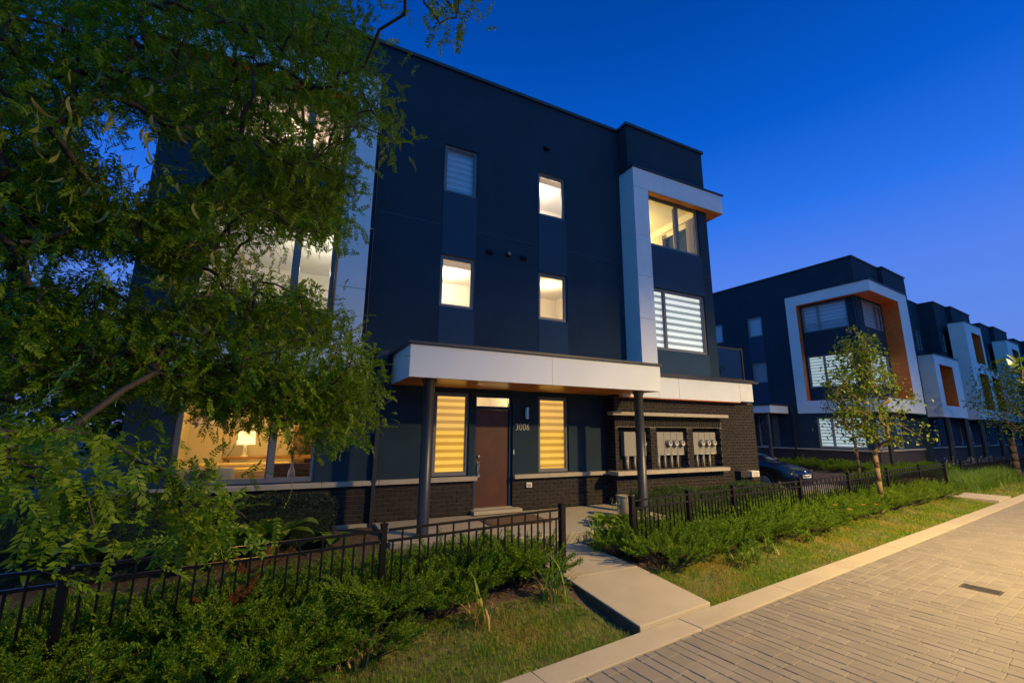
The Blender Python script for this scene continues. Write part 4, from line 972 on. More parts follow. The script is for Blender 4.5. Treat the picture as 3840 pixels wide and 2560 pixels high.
def twig_leaves(tips, per, droop_dir, templ, spread=.16, sc=(.75, 1.2)):
    n = len(tips)*per; pos = np.repeat(tips, per, 0)+rng.normal(0, spread, (n, 3))*np.array([1, 1, .8])
    d = rng.normal(0, 1, (n, 3))+np.array(droop_dir); up = np.tile([0, 0, 1.], (n, 1))+rng.normal(0, .45, (n, 3))
    Rm = frames(d, up); s_ = rng.uniform(sc[0], sc[1], n); out = []
    k = len(templ); idx = rng.integers(0, k, n)
    for i in range(k):
        m_ = idx == i
        if m_.any(): out.append(scatter(*templ[i], pos[m_], Rm[m_], s_[m_]))
    return merge(out)
templ = [compound_leaf(.145, 9, .030, .0115, .18, 1), compound_leaf(.155, 10, .028, .011, .28, 2), compound_leaf(.12, 8, .028, .012, .10, 3), compound_leaf(.135, 9, .026, .0105, .35, 4), compound_leaf(.11, 7, .030, .013, .2, 5)]
V1, F1 = twig_leaves(pts, 7, (.30, -.05, -.38), templ, .085)
V2, F2 = twig_leaves(np.concatenate([pts_top, np.array(off)]), 5, (.2, 0, -.3), templ, .11)
V, F = merge([(V1, F1), (V2, F2)]); o = npmesh('crown', V-LR, F, 'locust_leaf', loc); o['kind'] = 'stuff'
# seed pods
pod = MB()
for i in range(7):
    u = i/6; w = .013*math.sin(math.pi*(.08+.84*u)); a = .9*u
    pod.v += [(.05*(1-math.cos(a*2))-w, 0, -.12*math.sin(a*1.4)/1.1), (.05*(1-math.cos(a*2))+w, .004*math.sin(u*9), -.12*math.sin(a*1.4)/1.1)]
pod.f = [(2*i, 2*i+1, 2*i+3, 2*i+2) for i in range(6)]
pm = mesh_of(pod, 'seed_pod', 'locust_pod')
pp = crown_points([([(0, 120), (330, 150), (420, 300), (330, 420), (120, 420), (0, 330)], 46, (2.0, 3.2)), ([(0, 330), (520, 360), (560, 480), (120, 520)], 40, (2.2, 3.4)), ([(300, 520), (600, 520), (620, 760), (420, 760)], 22, (2.2, 3.2)), ([(780, 250), (900, 250), (900, 320), (800, 320)], 6, (2.8, 3.0))])
for q in pp:
    o = bpy.data.objects.new('seed_pod', pm); link(o, loc); o.location = q-LR; o.rotation_euler = (random.uniform(-.5, .5), random.uniform(-.5, .5), random.uniform(0, 6.28)); o.scale = (random.uniform(.45, .8),)*3

# ------------------------------------------------------------------ young street trees
def young_tree(name, label, base, h_clear, h_top, rx, rz, nclus, leaf, mat, group=None, lean=(0, 0), trunk_r=.045, per=9, leafsc=(.7, 1.2), bark='bark_young', low_side=None, spread=.11):
    base = np.array(base); t = thing(name, label, 'tree', tuple(base), 0, group)
    c = np.array([lean[0], lean[1], (h_clear+h_top)/2]); pts_ = []
    while len(pts_) < nclus:
        q = rng.uniform(-1, 1, 3)
        if np.linalg.norm(q) > 1 or np.linalg.norm(q) < .25: continue
        taper = 1-.35*max(q[2], 0)
        p = c+q*np.array([rx*taper, rx*taper, (h_top-h_clear)/2])
        pts_.append(p)
    pts_ = np.array(pts_)
    lead = np.array([[lean[0]*.5, lean[1]*.5, z] for z in np.linspace(h_clear*1.05, h_top*.92, 7)])+rng.normal(0, .03, (7, 3))
    if low_side is not None: pts_ = np.concatenate([pts_, np.array(low_side)])
    P_, par_, rad_ = grow(np.array([0, 0, h_clear]), np.concatenate([lead, pts_]), .0035, .45, trunk_r*.85)
    branch_mesh(P_, par_, rad_, 'branch', bark, t, 5)
    tk_ = MB(); zs = np.linspace(-.15, h_clear*1.02, 6)
    for i in range(5): tk_.cyl((0.01*math.sin(i*1.7), .01*math.cos(i), zs[i]), (0.01*math.sin((i+1)*1.7) if i < 4 else 0, .01*math.cos(i+1) if i < 4 else 0, zs[i+1]), trunk_r*(1.25 if i == 0 else 1.0), trunk_r*(.97), 12)
    tk_.build('trunk', bark, t, smooth=True)
    V_, F_ = twig_leaves(pts_, per, (0, 0, -.25), [leaf], spread, leafsc)
    o_ = npmesh('crown', V_, F_, mat, t); o_['kind'] = 'stuff'
    return t
bl = broad_leaf(.085, .058)
young_tree('young_tree', 'young street tree with thin tan trunk on the lawn, lit yellow green', (13.45, 6.28, -.29), 1.45, 4.85, 0.86, 1.7, 240, bl, 'pear_leaf', 'young trees by the street', (0, .05), .055, 13,
           low_side=[[.0, -.9, 2.0], [.1, -1.0, 1.9], [.0, -.8, 2.1], [0, -1.1, 2.8], [.0, -.6, 1.8], [0, 1.0, 2.0], [0, 1.15, 2.3], [.05, -.95, 2.9], [.1, -1.05, 2.2]])
young_tree('young_tree', 'dim young tree behind the fence in front of the corner townhouse', (19.6, float(19.6*ray(3215, 1720)[1]/ray(3215, 1720)[0]), -.05), 1.35, 4.4, 1.0, 1.5, 120, bl, 'dark_leaf', 'young trees by the street', (0, 0), .05, 8, bark='bark')
young_tree('street_tree', 'dark bushy street tree by the far fence', (31.0, float(31.0*ray(3800, 1690)[1]/ray(3800, 1690)[0]), -.1), 1.6, 5.6, 1.4, 2.5, 150, broad_leaf(.12, .08), 'pear_leaf', None, (0, -.2), .12, 12, bark='bark', spread=.2)
young_tree('street_tree', 'leafy street tree farthest along the street past the far fence', (46.0, 11.2, -.1), 1.6, 6.0, 1.6, 2.5, 120, broad_leaf(.16, .11), 'dark_leaf', None, (0, 0), .12, 12, bark='bark', spread=.25)
# tree on the near side of the street; only the tip of one branch reaches the picture
tipv = [ray(3795, 1395), ray(3830, 1420), ray(3770, 1392), ray(3815, 1375), ray(3822, 1345)]
tips = np.array([CAM+v*(4.6/np.linalg.norm(v)) for v in tipv]); B0 = np.array([8.4, -1.6, -.31])
nt_ = thing('roadside_tree', 'tree across the street whose bare twig with yellow leaves reaches in', 'tree', tuple(B0))
cl = B0+np.array([[random.uniform(-.8, .8), random.uniform(-.8, .6), random.uniform(2.3, 3.9)] for _ in range(40)])
mid_ = np.array([B0+[-1.2, 1.0, 2.6], B0+[-2.2, 1.8, 2.6], B0+[-3.0, 2.4, 2.62]])
P_, par_, rad_ = grow(B0+np.array([0, 0, 1.9]), np.concatenate([mid_, cl, tips]), .0028, .45, .05)
branch_mesh(P_-B0, par_, rad_, 'branch', 'bark_young', nt_, 5); MB().cyl((0, 0, -.1), (0, 0, 1.95), .06, .05, 12).build('trunk', 'bark_young', nt_, smooth=True)
V_, F_ = merge([twig_leaves(tips, 3, (0, 0, -.2), [broad_leaf(.075, .05)], .035, (.7, 1.1)), twig_leaves(cl, 9, (0, 0, -.2), [broad_leaf(.075, .05)], .12)])
o = npmesh('crown', V_-B0, F_, 'pear_leaf', nt_); o['kind'] = 'stuff'
# trees far behind, seen through the locust's gaps
for i, (x, y, h, lab) in enumerate(((-7, 26, 5.0, 'distant dark tree seen through the locust beside the near townhouse'), (-16, 34, 5.5, 'distant dark tree far left behind the hedge'), (-3.5, 40, 5.0, 'distant dark tree low behind the near townhouse corner'))):
    young_tree('background_tree', lab, (x, y, -.6), 1.5, h, 2.8, 2.2, 70, broad_leaf(.4, .28), 'dark_leaf', 'distant trees', (0, 0), .18, 14, bark='bark', spread=.4)

# ------------------------------------------------------------------ junipers
def pos_at(px_, py_, zz=-.3):        # ground point under a photo pixel (2352 scale)
    v = ray(px_*1.63265, py_*1.63265); q = CAM+v*(zz-CAM[2])/v[2]; return q[0], q[1]
def juniper_frond(seed, L=.30):
    """feathery plume: short side shoots set with scale-like needles"""
    r = np.random.default_rng(seed); V, F = [], []
    def axis(u): return np.array([0, L*u, .06*L*math.sin(u*2.2)+.22*L*u*u])
    for i in range(13):
        u = .10+.90*i/12; tl = .085*(1-.55*u)*(.6+.4*min(u*4, 1))*r.uniform(.75, 1.25)
        for sgn in (-1, 1, 0):
            a = (R(48-16*u)+r.normal(0, .18))*sgn; d = np.array([math.sin(a), math.cos(a), (r.normal(.25, .25) if sgn else r.normal(.7, .25))]); d /= np.linalg.norm(d); b = axis(u)
            for j in range(7):
                q = b+d*tl*(j+.2)/7; nd = d*.8+np.array([r.normal(0, .5), r.normal(.15, .4), r.normal(.2, .45)]); nd /= np.linalg.norm(nd)
                s_ = np.cross(nd, r.normal(0, 1, 3)); s_ /= np.linalg.norm(s_); l_ = .019*r.uniform(.7, 1.3); w = .0042
                n0 = len(V); V += [q+s_*w, q-s_*w, q+nd*l_]; F.append((n0, n0+1, n0+2))
    return np.array(V), np.array(F)
fr = [juniper_frond(i) for i in range(4)]
def juniper_mesh(seed, nb=11, mat='juniper', rad_=.42, dead=False):
    r = np.random.default_rng(seed); pos, d = [], []
    for k in range(nb):                      # boughs, each ending in a fan of plumes
        az = 2*math.pi*(k+r.uniform(-.3, .3))/nb; out = r.uniform(.12, rad_); h = .10+.16*(1-out/rad_)+r.uniform(0, .08); c = np.array([math.cos(az)*out, math.sin(az)*out, h])
        for j in range(r.integers(5, 8)):
            a2 = az+r.normal(0, .55); e2 = math.radians(r.uniform(5, 52)); pos.append(c+r.normal(0, .045, 3)*[1, 1, .6]); d.append([math.cos(a2)*math.cos(e2), math.sin(a2)*math.cos(e2), math.sin(e2)])
    pos, d = np.array(pos), np.array(d); n = len(pos)
    up = np.tile([0, 0, 1.], (n, 1))+r.normal(0, .5, (n, 3)); Rm = frames(d, up); out = []; idx = r.integers(0, 4, n); sc = r.uniform(.6, 1.15, n)
    for i in range(4):
        m_ = idx == i
        if m_.any(): out.append(scatter(*fr[i], pos[m_], Rm[m_], sc[m_]))
    V_, F_ = merge(out); V_[:, 2] = np.maximum(V_[:, 2], -.04)
    o_ = npmesh('foliage', V_, F_, mat); me_ = o_.data; bpy.data.objects.remove(o_)
    st = MB()
    for k in range(0, n, 2): st.tube([(0, 0, -.03), tuple(pos[k]), tuple(pos[k]+d[k]*.2*sc[k])], .005, 4)
    return me_, mesh_of(st, 'stem', 'twig')
JM = [juniper_mesh(10+i) for i in range(5)]; JD = juniper_mesh(77, 4, 'juniper_dead', .16)
JG = ('junipers left of the walkway', 'junipers along the long fence', 'junipers by the far path', 'junipers before the corner townhouse')
def juniper(x, y, sc, zone, lab, z=None, sz=None, me=None, group=True):
    t = thing('juniper', lab, 'shrub', (x, y, bed_z(x, y) if z is None else z), random.uniform(0, 6.28), JG[zone] if group else None)
    a, b = me or random.choice(JM); t.scale = (sc, sc, sc*(sz or random.uniform(.75, 1.05)))
    for m_ in (a, b): link(bpy.data.objects.new(m_.name.split('.')[0], m_), t)
def jput(s_, t_, q, zone, lab, u=.12):
    p = KP(s_+random.uniform(-u, u), t_+random.uniform(-.08, .08)); juniper(p.x, p.y, q*random.uniform(.9, 1.12), zone, lab)
# left bed: from the lawn edge to behind the fence
def panel_name(s_): return 'end' if s_ > -3.6 else 'middle' if s_ > -5 else 'far'
for s_ in np.arange(-6.7, -1.5, .62):
    w_ = 'next to the walkway' if s_ > -2.9 else 'below the middle fence post' if s_ > -4.8 else 'under the locust branches'
    ed = .95+.36*min(max((s_+3.6)/2.1, 0), 1)
    jput(s_, ed+.30, 1.12, 0, 'juniper in the front row by the lawn, '+w_)
    jput(s_+.3, ed+.66, 1.22, 0, 'juniper in the middle row of the left bed, '+w_)
    jput(s_, 1.98, 1.05, 0, 'juniper just behind the left fence pickets, '+w_); jput(s_+.3, 2.38, .85, 0, 'juniper in the second row behind the left fence, '+w_); jput(s_, 2.75, .75, 0, 'juniper before the hostas in the left bed, '+w_)
for s_ in np.arange(-6.6, -3.6, .55): jput(s_, .92, .95, 0, 'low juniper spilling onto the lawn in front of the left bed')
for i, (a_, b_) in enumerate(((512, 1420), (585, 1345))):
    x_, y_ = pos_at(a_, b_, .02); juniper(x_, y_, .8, 0, ('orange brown dead juniper sprays low among the green ones', 'orange brown dead juniper sprays close below the fence rail')[i], bed_z(x_, y_)+.27, .9, JD, False)
for s_ in np.arange(.45, 9.6, .56):
    w_ = 'beside the front walkway' if s_ < 2.2 else 'past the second fence post' if s_ < 5 else 'near the young tree'
    jput(s_, 1.2, 1.0, 1, 'juniper at the lawn edge of the long fence, '+w_); jput(s_+.3, 1.5, 1.2, 1, 'juniper in front of the long fence pickets, '+w_); jput(s_, 1.9, 1.0, 1, 'juniper behind the long fence, '+w_)
for s_ in np.arange(9.4, 14.8, .62):
    for t_, q, w_ in ((1.2, .95, 'at the lawn edge'), (1.5, 1.15, 'before the fence'), (1.9, .9, 'at the fence foot')): jput(s_, t_, q, 2, 'juniper %s between the young tree and the side path' % w_)
def j2(u, v, q, lab): p = L2(u+random.uniform(-.1, .1), v+random.uniform(-.1, .1)); juniper(p.x, p.y, q, 3, lab)
for u_ in np.arange(-5.6, 3.6, .70):
    for v_, q in ((-1.5, 1.0), (-.85, 1.1)):
        if u_ > -.5 or v_ < -1: j2(u_, v_+(0 if u_ > 0 else .3), q, 'dark juniper on the bank '+('below the corner townhouse front' if u_ > 0 else 'beside the driveway'))
for v_ in np.arange(-.4, 4.2, .8):
    for u_ in (-1.2, -2.0, -.55): j2(u_-.3*(v_ < 1), v_, 1.05, 'dark juniper under the side wall of the corner townhouse')

# ------------------------------------------------------------------ clipped hedges and shrubs by the walls
def leaf_mass(dims, n, leaf, mat, parent, rounded=.12, name='foliage', sc=(.7, 1.2)):
    a, b, h = dims; pos = np.empty((n, 3)); nrm = np.empty((n, 3))
    areas = np.array([2*b*h, 2*b*h*0+2*a*h, a*b*2]); face = rng.choice(3, n, p=np.array([b*h, a*h, a*b])/ (b*h+a*h+a*b)); sg = rng.choice([-1, 1], n)
    u = rng.uniform(-1, 1, (n, 2)); q = np.zeros((n, 3)); nn = np.zeros((n, 3))
    for f_, (i0, i1, i2) in enumerate(((0, 1, 2), (1, 0, 2), (2, 0, 1))):
        m_ = face == f_; q[m_, i0] = sg[m_] if f_ != 2 else 1; q[m_, i1] = u[m_, 0]; q[m_, i2] = u[m_, 1]; nn[m_, i0] = q[m_, i0]
    pos = q*np.array([a/2, b/2, h/2])+np.array([0, 0, h/2]); ex = np.clip(np.abs(q)-.82, 0, 1)/.18
    pos -= np.sign(q)*(ex**2*(np.sum(ex**2, 1, keepdims=True)-ex**2))*rounded*.5
    pos += rng.normal(0, .022, pos.shape)-nn*rng.uniform(0, .05, (n, 1)); pos[:, 2] = np.maximum(pos[:, 2], 0)
    bumps = .03*np.sin(pos[:, :1]*7+1)*np.cos(pos[:, 2:]*9); pos += nn*bumps
    Rm = frames(nn+rng.normal(0, .75, (n, 3))+np.array([0, 0, .35]), rng.normal(0, 1, (n, 3))); V_, F_ = scatter(*leaf, pos, Rm, rng.uniform(sc[0], sc[1], n))
    return npmesh(name, V_, F_, mat, parent)
def hedge(name, label, c, dims, n, mat, leaf, rz=0, group=None):
    t = thing(name, label, 'hedge' if name == 'hedge' else 'shrub', c, rz, group); a, b, h = dims
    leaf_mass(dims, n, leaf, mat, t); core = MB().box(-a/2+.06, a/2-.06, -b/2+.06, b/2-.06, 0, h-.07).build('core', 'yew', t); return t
nl = (np.array([(-.004, 0, 0), (.004, 0, 0), (.005, .018, .002), (0, .032, 0), (-.005, .018, .002)]), np.array([(0, 1, 2, 4), (2, 3, 4, 4)])); nl = (nl[0], np.array([(0, 1, 2), (0, 2, 4), (2, 3, 4)]))
bx_ = (np.array([(0, 0, 0), (.008, .009, .002), (0, .022, 0), (-.008, .009, .002)]), np.array([(0, 1, 2), (0, 2, 3)]))
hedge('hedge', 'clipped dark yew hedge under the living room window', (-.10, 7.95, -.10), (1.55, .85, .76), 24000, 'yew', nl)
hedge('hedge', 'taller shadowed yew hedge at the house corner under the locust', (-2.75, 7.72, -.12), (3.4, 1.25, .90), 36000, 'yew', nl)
xs_ = [7.55, 8.35, 9.2, 10.05, 10.85, 11.6]
for i, x in enumerate(xs_):
    hedge('boxwood', ('clipped boxwood beside the round canopy column under the meters', 'clipped boxwood below the single meter cabinet', 'clipped boxwood below the middle meter cabinet', 'clipped boxwood under the last meter cabinet', 'clipped boxwood in front of the brick wall past the meters', 'clipped boxwood before the pale utility box at the wall corner')[i], (x, 8.02+.04*(i % 2), -.14), (.92, .72, .50+.06*math.sin(i*2)), 7000, 'box_leaf', bx_, random.uniform(-.1, .1), 'boxwoods along the brick wall')

# ------------------------------------------------------------------ daylilies, hostas, ornamental grass
def strap_mesh(seed, n, L=(.3, .55), w=.010, mat='lily_leaf', droop=(.7, 1.5), rad_=.06):
    r = np.random.default_rng(seed); V, F = [], []
    for i in range(n):
        az = r.uniform(0, 6.283); l_ = r.uniform(*L); dr_ = r.uniform(*droop); e0 = r.uniform(1.0, 1.5); p = np.array([r.normal(0, rad_), r.normal(0, rad_), 0.]); k = 7; ww = w*r.uniform(.7, 1.3); n0 = len(V)
        sd = np.array([-math.sin(az), math.cos(az), 0])
        for j in range(k+1):
            u = j/k; e = e0-dr_*u*u*1.4; wd_ = ww*(1-u**2.5)*(.5+.5*min(u*6, 1)); V += [p+sd*wd_, p-sd*wd_]
            p = p+np.array([math.cos(az)*math.cos(e), math.sin(az)*math.cos(e), math.sin(e)])*l_/k; p[2] = max(p[2], .004)
        F += [(n0+2*j, n0+2*j+1, n0+2*j+3, n0+2*j+2) for j in range(k)]
    o_ = npmesh('leaves', V, F, mat); me_ = o_.data; bpy.data.objects.remove(o_); return me_
LG = [strap_mesh(i, 34, (.32, .6)) for i in range(3)]; LT = [strap_mesh(20+i, 9, (.25, .5), .011, droop=(.3, 1.6), rad_=.02) for i in range(2)]; LD = [strap_mesh(30+i, 26, (.18, .38), .007, 'lily_dry', (1.2, 2.2)) for i in range(2)]
OG = [strap_mesh(40+i, 150, (.5, .95), .005, 'lily_leaf', (.6, 1.5), .12) for i in range(2)]
def lily(x, y, green, dry, sc, lab, group=None, name='daylily', z=None, cat='plant'):
    t = thing(name, lab, cat, (x, y, bed_z(x, y) if z is None else z), random.uniform(0, 6.28), group); t.scale = (sc,)*3
    if green: o_ = link(bpy.data.objects.new('leaves', green), t)
    if dry: o_ = link(bpy.data.objects.new('dry_leaves', dry), t)
    return t
lily(*pos_at(1275, 1385), LG[0], LD[0], 1.2, 'large green daylily with dry base beside the walkway edge')
lily(*pos_at(1105, 1440), LT[0], LD[1], 1.3, 'thin upright daylily at the lawn edge with straw base')
lily(*pos_at(815, 1535), LT[1], LD[1], 1.3, 'yellowing daylily with straw leaves in the lawn edge under the junipers')
lily(*pos_at(665, 1540), LG[1], LD[0], 1.05, 'drooping daylily with pale dry leaves at the picture corner lawn')
lily(*pos_at(560, 1570), LT[0], LD[1], 1.15, 'small withered daylily clump below the junipers')
lily(*pos_at(1370, 1265, -.2), LG[2], None, 1.15, 'dense green daylily clump by the right gate post and pot')
lily(*pos_at(1420, 1248, -.2), LG[0], None, .9, 'green daylily clump leaning over the walkway by the juniper')
for i, (a, b) in enumerate(((1700, 1300), (1735, 1290), (1772, 1268), (1850, 1245), (1905, 1225), (1965, 1195))):
    lily(*pos_at(a, b), LG[i % 3], LD[i % 2], .8, 'grassy daylily clump at the juniper edge along the long fence', 'daylilies at the juniper edge')
lily(*pos_at(1175, 1290, -.2), LT[1], None, .9, 'single thin daylily behind the left fence by the porch edge')
for i, s_ in enumerate(np.arange(17.1, 24, .55)):
    for dt in (0, .5): p = KP(s_+dt*.4, 1.05+dt+.12*math.sin(i*2)); lily(p.x, p.y, OG[i % 2], None, 1.0, 'tall arching ornamental grass before the far fence', 'ornamental grasses by the far fence', 'ornamental_grass')
def hosta_mesh(seed, n=13):
    r = np.random.default_rng(seed); V, F = [], []
    out = []
    for i in range(n):
        az = r.uniform(0, 6.283); L = r.uniform(.17, .27); W_ = L*.72; e = r.uniform(.2, .9); stem = r.uniform(.05, .16)
        k = 6; b = np.array([math.cos(az)*stem*.6, math.sin(az)*stem*.6, stem+.05]); sd = np.array([-math.sin(az), math.cos(az), 0]); n0 = len(V); p = b.copy()
        for j in range(k+1):
            u = j/k; wv = W_*.5*math.sin(math.pi*min(.10+.9*u, 1)**.75)*(1 if u < 1 else 0); ee = e-1.5*u*u
            nrm = np.array([-math.cos(az)*math.sin(ee), -math.sin(az)*math.sin(ee), math.cos(ee)])
            V += [p+sd*wv+nrm*wv*.25, p, p-sd*wv+nrm*wv*.25]; p = p+np.array([math.cos(az)*math.cos(ee), math.sin(az)*math.cos(ee), math.sin(ee)])*L/k
        for j in range(k): F += [(n0+3*j, n0+3*j+1, n0+3*j+4, n0+3*j+3), (n0+3*j+1, n0+3*j+2, n0+3*j+5, n0+3*j+4)]
    o_ = npmesh('leaves', V, F, 'hosta_leaf', None, True); me_ = o_.data; bpy.data.objects.remove(o_); return me_
HM = [hosta_mesh(i) for i in range(3)]
for i, (a, b, lab) in enumerate(((95, 1375, 'broad leaved hosta behind the left fence under low locust branches'), (185, 1365, 'broad leaved hosta by the left fence post'), (250, 1350, 'dull hosta between left fence post and yew hedge'), (400, 1340, 'broad leaved hosta behind the fence below the hanging locust sprig'), (475, 1322, 'bright hosta behind fence before the taller yew hedge'), (550, 1318, 'bright hosta in front of the clipped yew hedge'), (620, 1305, 'largest bright hosta behind the left fence, in front of hedge'), (760, 1285, 'small hosta near the downpipe foot'), (1385, 1225, 'yellow green hosta beside the clay pot'), (1440, 1222, 'yellow green hosta under the right gate post fence'))):
    x, y = pos_at(a, b, -.17); t = lily(x, y, HM[i % 3], None, (1.75, 1.75, 1.4, 1.6, 1.5, 1.6, 2.0, 1.0, 1.3, 1.3)[i], lab, None, 'hosta', bed_z(x, y))
for i in range(7):
    p = FP0+FD*(2.2+i*.75)+Vector((-.1, .75, 0)); lily(p.x, p.y, HM[i % 3], None, 1.0, 'yellow green hosta between the long fence and the boxwoods', 'hostas behind the long fence', 'hosta')
def flower_spike(seed, n=6):
    r = np.random.default_rng(seed); st = MB(); V, F = [], []; L = broad_leaf(.032, .012)
    for i in range(n):
        x, y = r.normal(0, .12, 2); h = r.uniform(.5, .85); st.tube([(x*.3, y*.3, 0), (x*.7, y*.7, h*.6), (x, y, h)], .004, 4)
        k = 9; pos = np.stack([x+r.normal(0, .02, k), y+r.normal(0, .02, k), h-r.uniform(0, .16, k)], -1); a = scatter(*L, pos, frames(r.normal(0, 1, (k, 3))+[0, 0, -.4], r.normal(0, 1, (k, 3))), r.uniform(.8, 1.4, k)); V.append(a)
    v_, f_ = merge(V); o_ = npmesh('flower', v_, f_, 'petal_white'); me_ = o_.data; bpy.data.objects.remove(o_); return mesh_of(st, 'stem', 'lily_leaf'), me_
FS = [flower_spike(i) for i in range(2)]
def flowers(t, i):
    for m_ in FS[i % 2]:
        o_ = link(bpy.data.objects.new(m_.name.split('.')[0], m_), t); o_['kind'] = 'stuff'
for i in range(11):
    u_ = 2.3+i*.62+random.uniform(-.1, .1); p = L2(u_, -1.9-.08*i+random.uniform(-.2, .2)); t = lily(p.x, p.y, HM[i % 3], None, 1.1, 'white flowering hosta by the row of townhouses', 'white flowering hostas', 'flowering_hosta')
    flowers(t, i)
for i, (x, y, lab) in enumerate(((11.55, 7.55, 'white flowered hosta stalk by the car wheel'), (5.75, 7.2, 'thin white flower stalks beside the clay pot'), (-1.05, 7.1, 'single white bloom stalk behind left fence'))):
    t = lily(x, y, HM[i], None, .8, lab, None, 'flowering_hosta'); flowers(t, i)
of = MB()
for k in range(6):
    a = k*1.047; of.add([(0, 0, 0), (.03*math.cos(a-.35), .03*math.sin(a-.35), .02), (.06*math.cos(a), .06*math.sin(a), .012), (.03*math.cos(a+.35), .03*math.sin(a+.35), .02)], [(0, 1, 2, 3)])
om = mesh_of(of, 'flower', 'petal_orange'); sm = mesh_of(MB().tube([(0, 0, -.5), (.01, 0, -.2), (0, 0, 0)], .004, 4), 'stem', 'lily_leaf')
for i, (a, b) in enumerate(((1925, 1180), (1990, 1175), (2020, 1172), (1960, 1188))):
    x, y = pos_at(a, b+35, -.28); t = thing('orange_daylily', 'orange daylily bloom in the shrubs by the young tree trunk', 'flower', (x, y, bed_z(x, y)+.5), 0, 'orange daylily blooms')
    link(bpy.data.objects.new('flower', om), t); link(bpy.data.objects.new('stem', sm), t)

# ------------------------------------------------------------------ lawn: soil sheet and blades
terrain('lawn', -9, -1.32, .0, 1.3, .2, .1, 'lawn_soil', .008); terrain('lawn', -.02, 14.93, .0, 1.25, .2, .1, 'lawn_soil', .008); terrain('lawn', 16.62, 40, .0, 1.15, .3, .15, 'lawn_soil', .008)
def blades(s0, s1, t0, t1, n, L, w):
    s_ = rng.uniform(s0, s1, n); t_ = rng.uniform(t0, t1, n)
    # thin, dry and bare patches
    dens = .55+.45*np.sin(s_*2.1+1.3*np.sin(t_*5))*np.cos(t_*4.3+s_*1.1); keep = rng.uniform(0, 1, n) < np.clip(dens, .3, 1); s_, t_ = s_[keep], t_[keep]; n = len(s_)
    X = K0.x+KD.x*s_+KN.x*t_; Y = K0.y+KD.y*s_+KN.y*t_; Z = bed_z_np(X, Y)+.004; az = rng.uniform(0, 6.283, n); l_ = L*rng.uniform(.5, 1.3, n); ln = rng.uniform(.1, 1.0, n)
    b = np.stack([X, Y, Z], -1); sd = np.stack([-np.sin(az), np.cos(az), 0*az], -1)*w*rng.uniform(.7, 1.3, (n, 1)); fw = np.stack([np.cos(az), np.sin(az), 0*az], -1)
    m_ = b+fw*(l_*ln*.25)[:, None]+np.array([0, 0, 1.])*(l_*.6)[:, None]; tp = b+fw*(l_*ln*.8)[:, None]+np.array([0, 0, 1.])*(l_*(1-.35*ln))[:, None]
    V_ = np.stack([b-sd, b+sd, m_+sd*.7, m_-sd*.7, tp], 1).reshape(-1, 3); i = np.arange(n)[:, None]*5; F_ = np.concatenate([i+[0, 1, 2], i+[0, 2, 3], i+[3, 2, 4]], 0)
    return V_, F_
gp = [blades(-8, -1.34, .01, 1.25, 100000, .055, .0024), blades(-.02, 3, .01, 1.15, 46000, .05, .0020), blades(3, 8, .01, 1.15, 46000, .052, .0028), blades(8, 14.92, .01, 1.1, 30000, .055, .0042), blades(16.65, 36, .01, 1.2, 26000, .07, .006)]
V_, F_ = merge(gp); o = npmesh('grass', V_, F_, 'grass'); struct(o, 'stuff'); tag(o, 'patchy green and straw coloured lawn grass along the kerb', 'grass')
# fallen leaves, mulch chips and clover by the kerb
n = 5200; s_ = rng.uniform(-7, 12, n); t_ = np.where(rng.uniform(0, 1, n) < .75, rng.normal(1.05, .28, n), rng.uniform(1, 3.4, n)); ok = ~((s_ > -1.34) & (s_ < -.02)) & (t_ > .05); s_, t_ = s_[ok], t_[ok]; n = len(s_)
X = K0.x+KD.x*s_+KN.x*t_; Y = K0.y+KD.y*s_+KN.y*t_; ch = (np.array([(-.012, 0, 0), (.010, .003, .003), (.014, .022, .001), (-.008, .026, .004)]), np.array([(0, 1, 2, 3)]))
V_, F_ = scatter(*ch, np.stack([X, Y, bed_z_np(X, Y)+.014], -1), frames(np.stack([rng.normal(0, 1, n), rng.normal(0, 1, n), rng.normal(0, .25, n)], -1), np.tile([0, 0, 1.], (n, 1))+rng.normal(0, .3, (n, 3))), rng.uniform(.5, 1.6, n))
o = npmesh('leaf_litter', V_, F_, 'mulch'); struct(o, 'stuff'); tag(o, 'brown mulch and dry leaf litter under the shrubs', 'leaf litter')
n = 2600; s_ = rng.uniform(-6, 13, n); t_ = np.abs(rng.normal(0, .05, n))+.01; ok = ~((s_ > -1.34) & (s_ < -.02)) & (np.sin(s_*3.7)+np.sin(s_*1.3) > .2); s_, t_ = s_[ok], t_[ok]; n = len(s_); X = K0.x+KD.x*s_+KN.x*t_; Y = K0.y+KD.y*s_+KN.y*t_
V_, F_ = scatter(*broad_leaf(.02, .016), np.stack([X, Y, bed_z_np(X, Y)+.02+rng.uniform(0, .03, n)], -1), frames(rng.normal(0, 1, (n, 3))*[1, 1, .3], np.tile([0, 0, 1.], (n, 1))+rng.normal(0, .4, (n, 3))), rng.uniform(.7, 1.5, n))
o = npmesh('clover', V_, F_, 'lily_leaf'); struct(o, 'stuff'); tag(o, 'low clover weeds growing along the kerb edge', 'weeds')

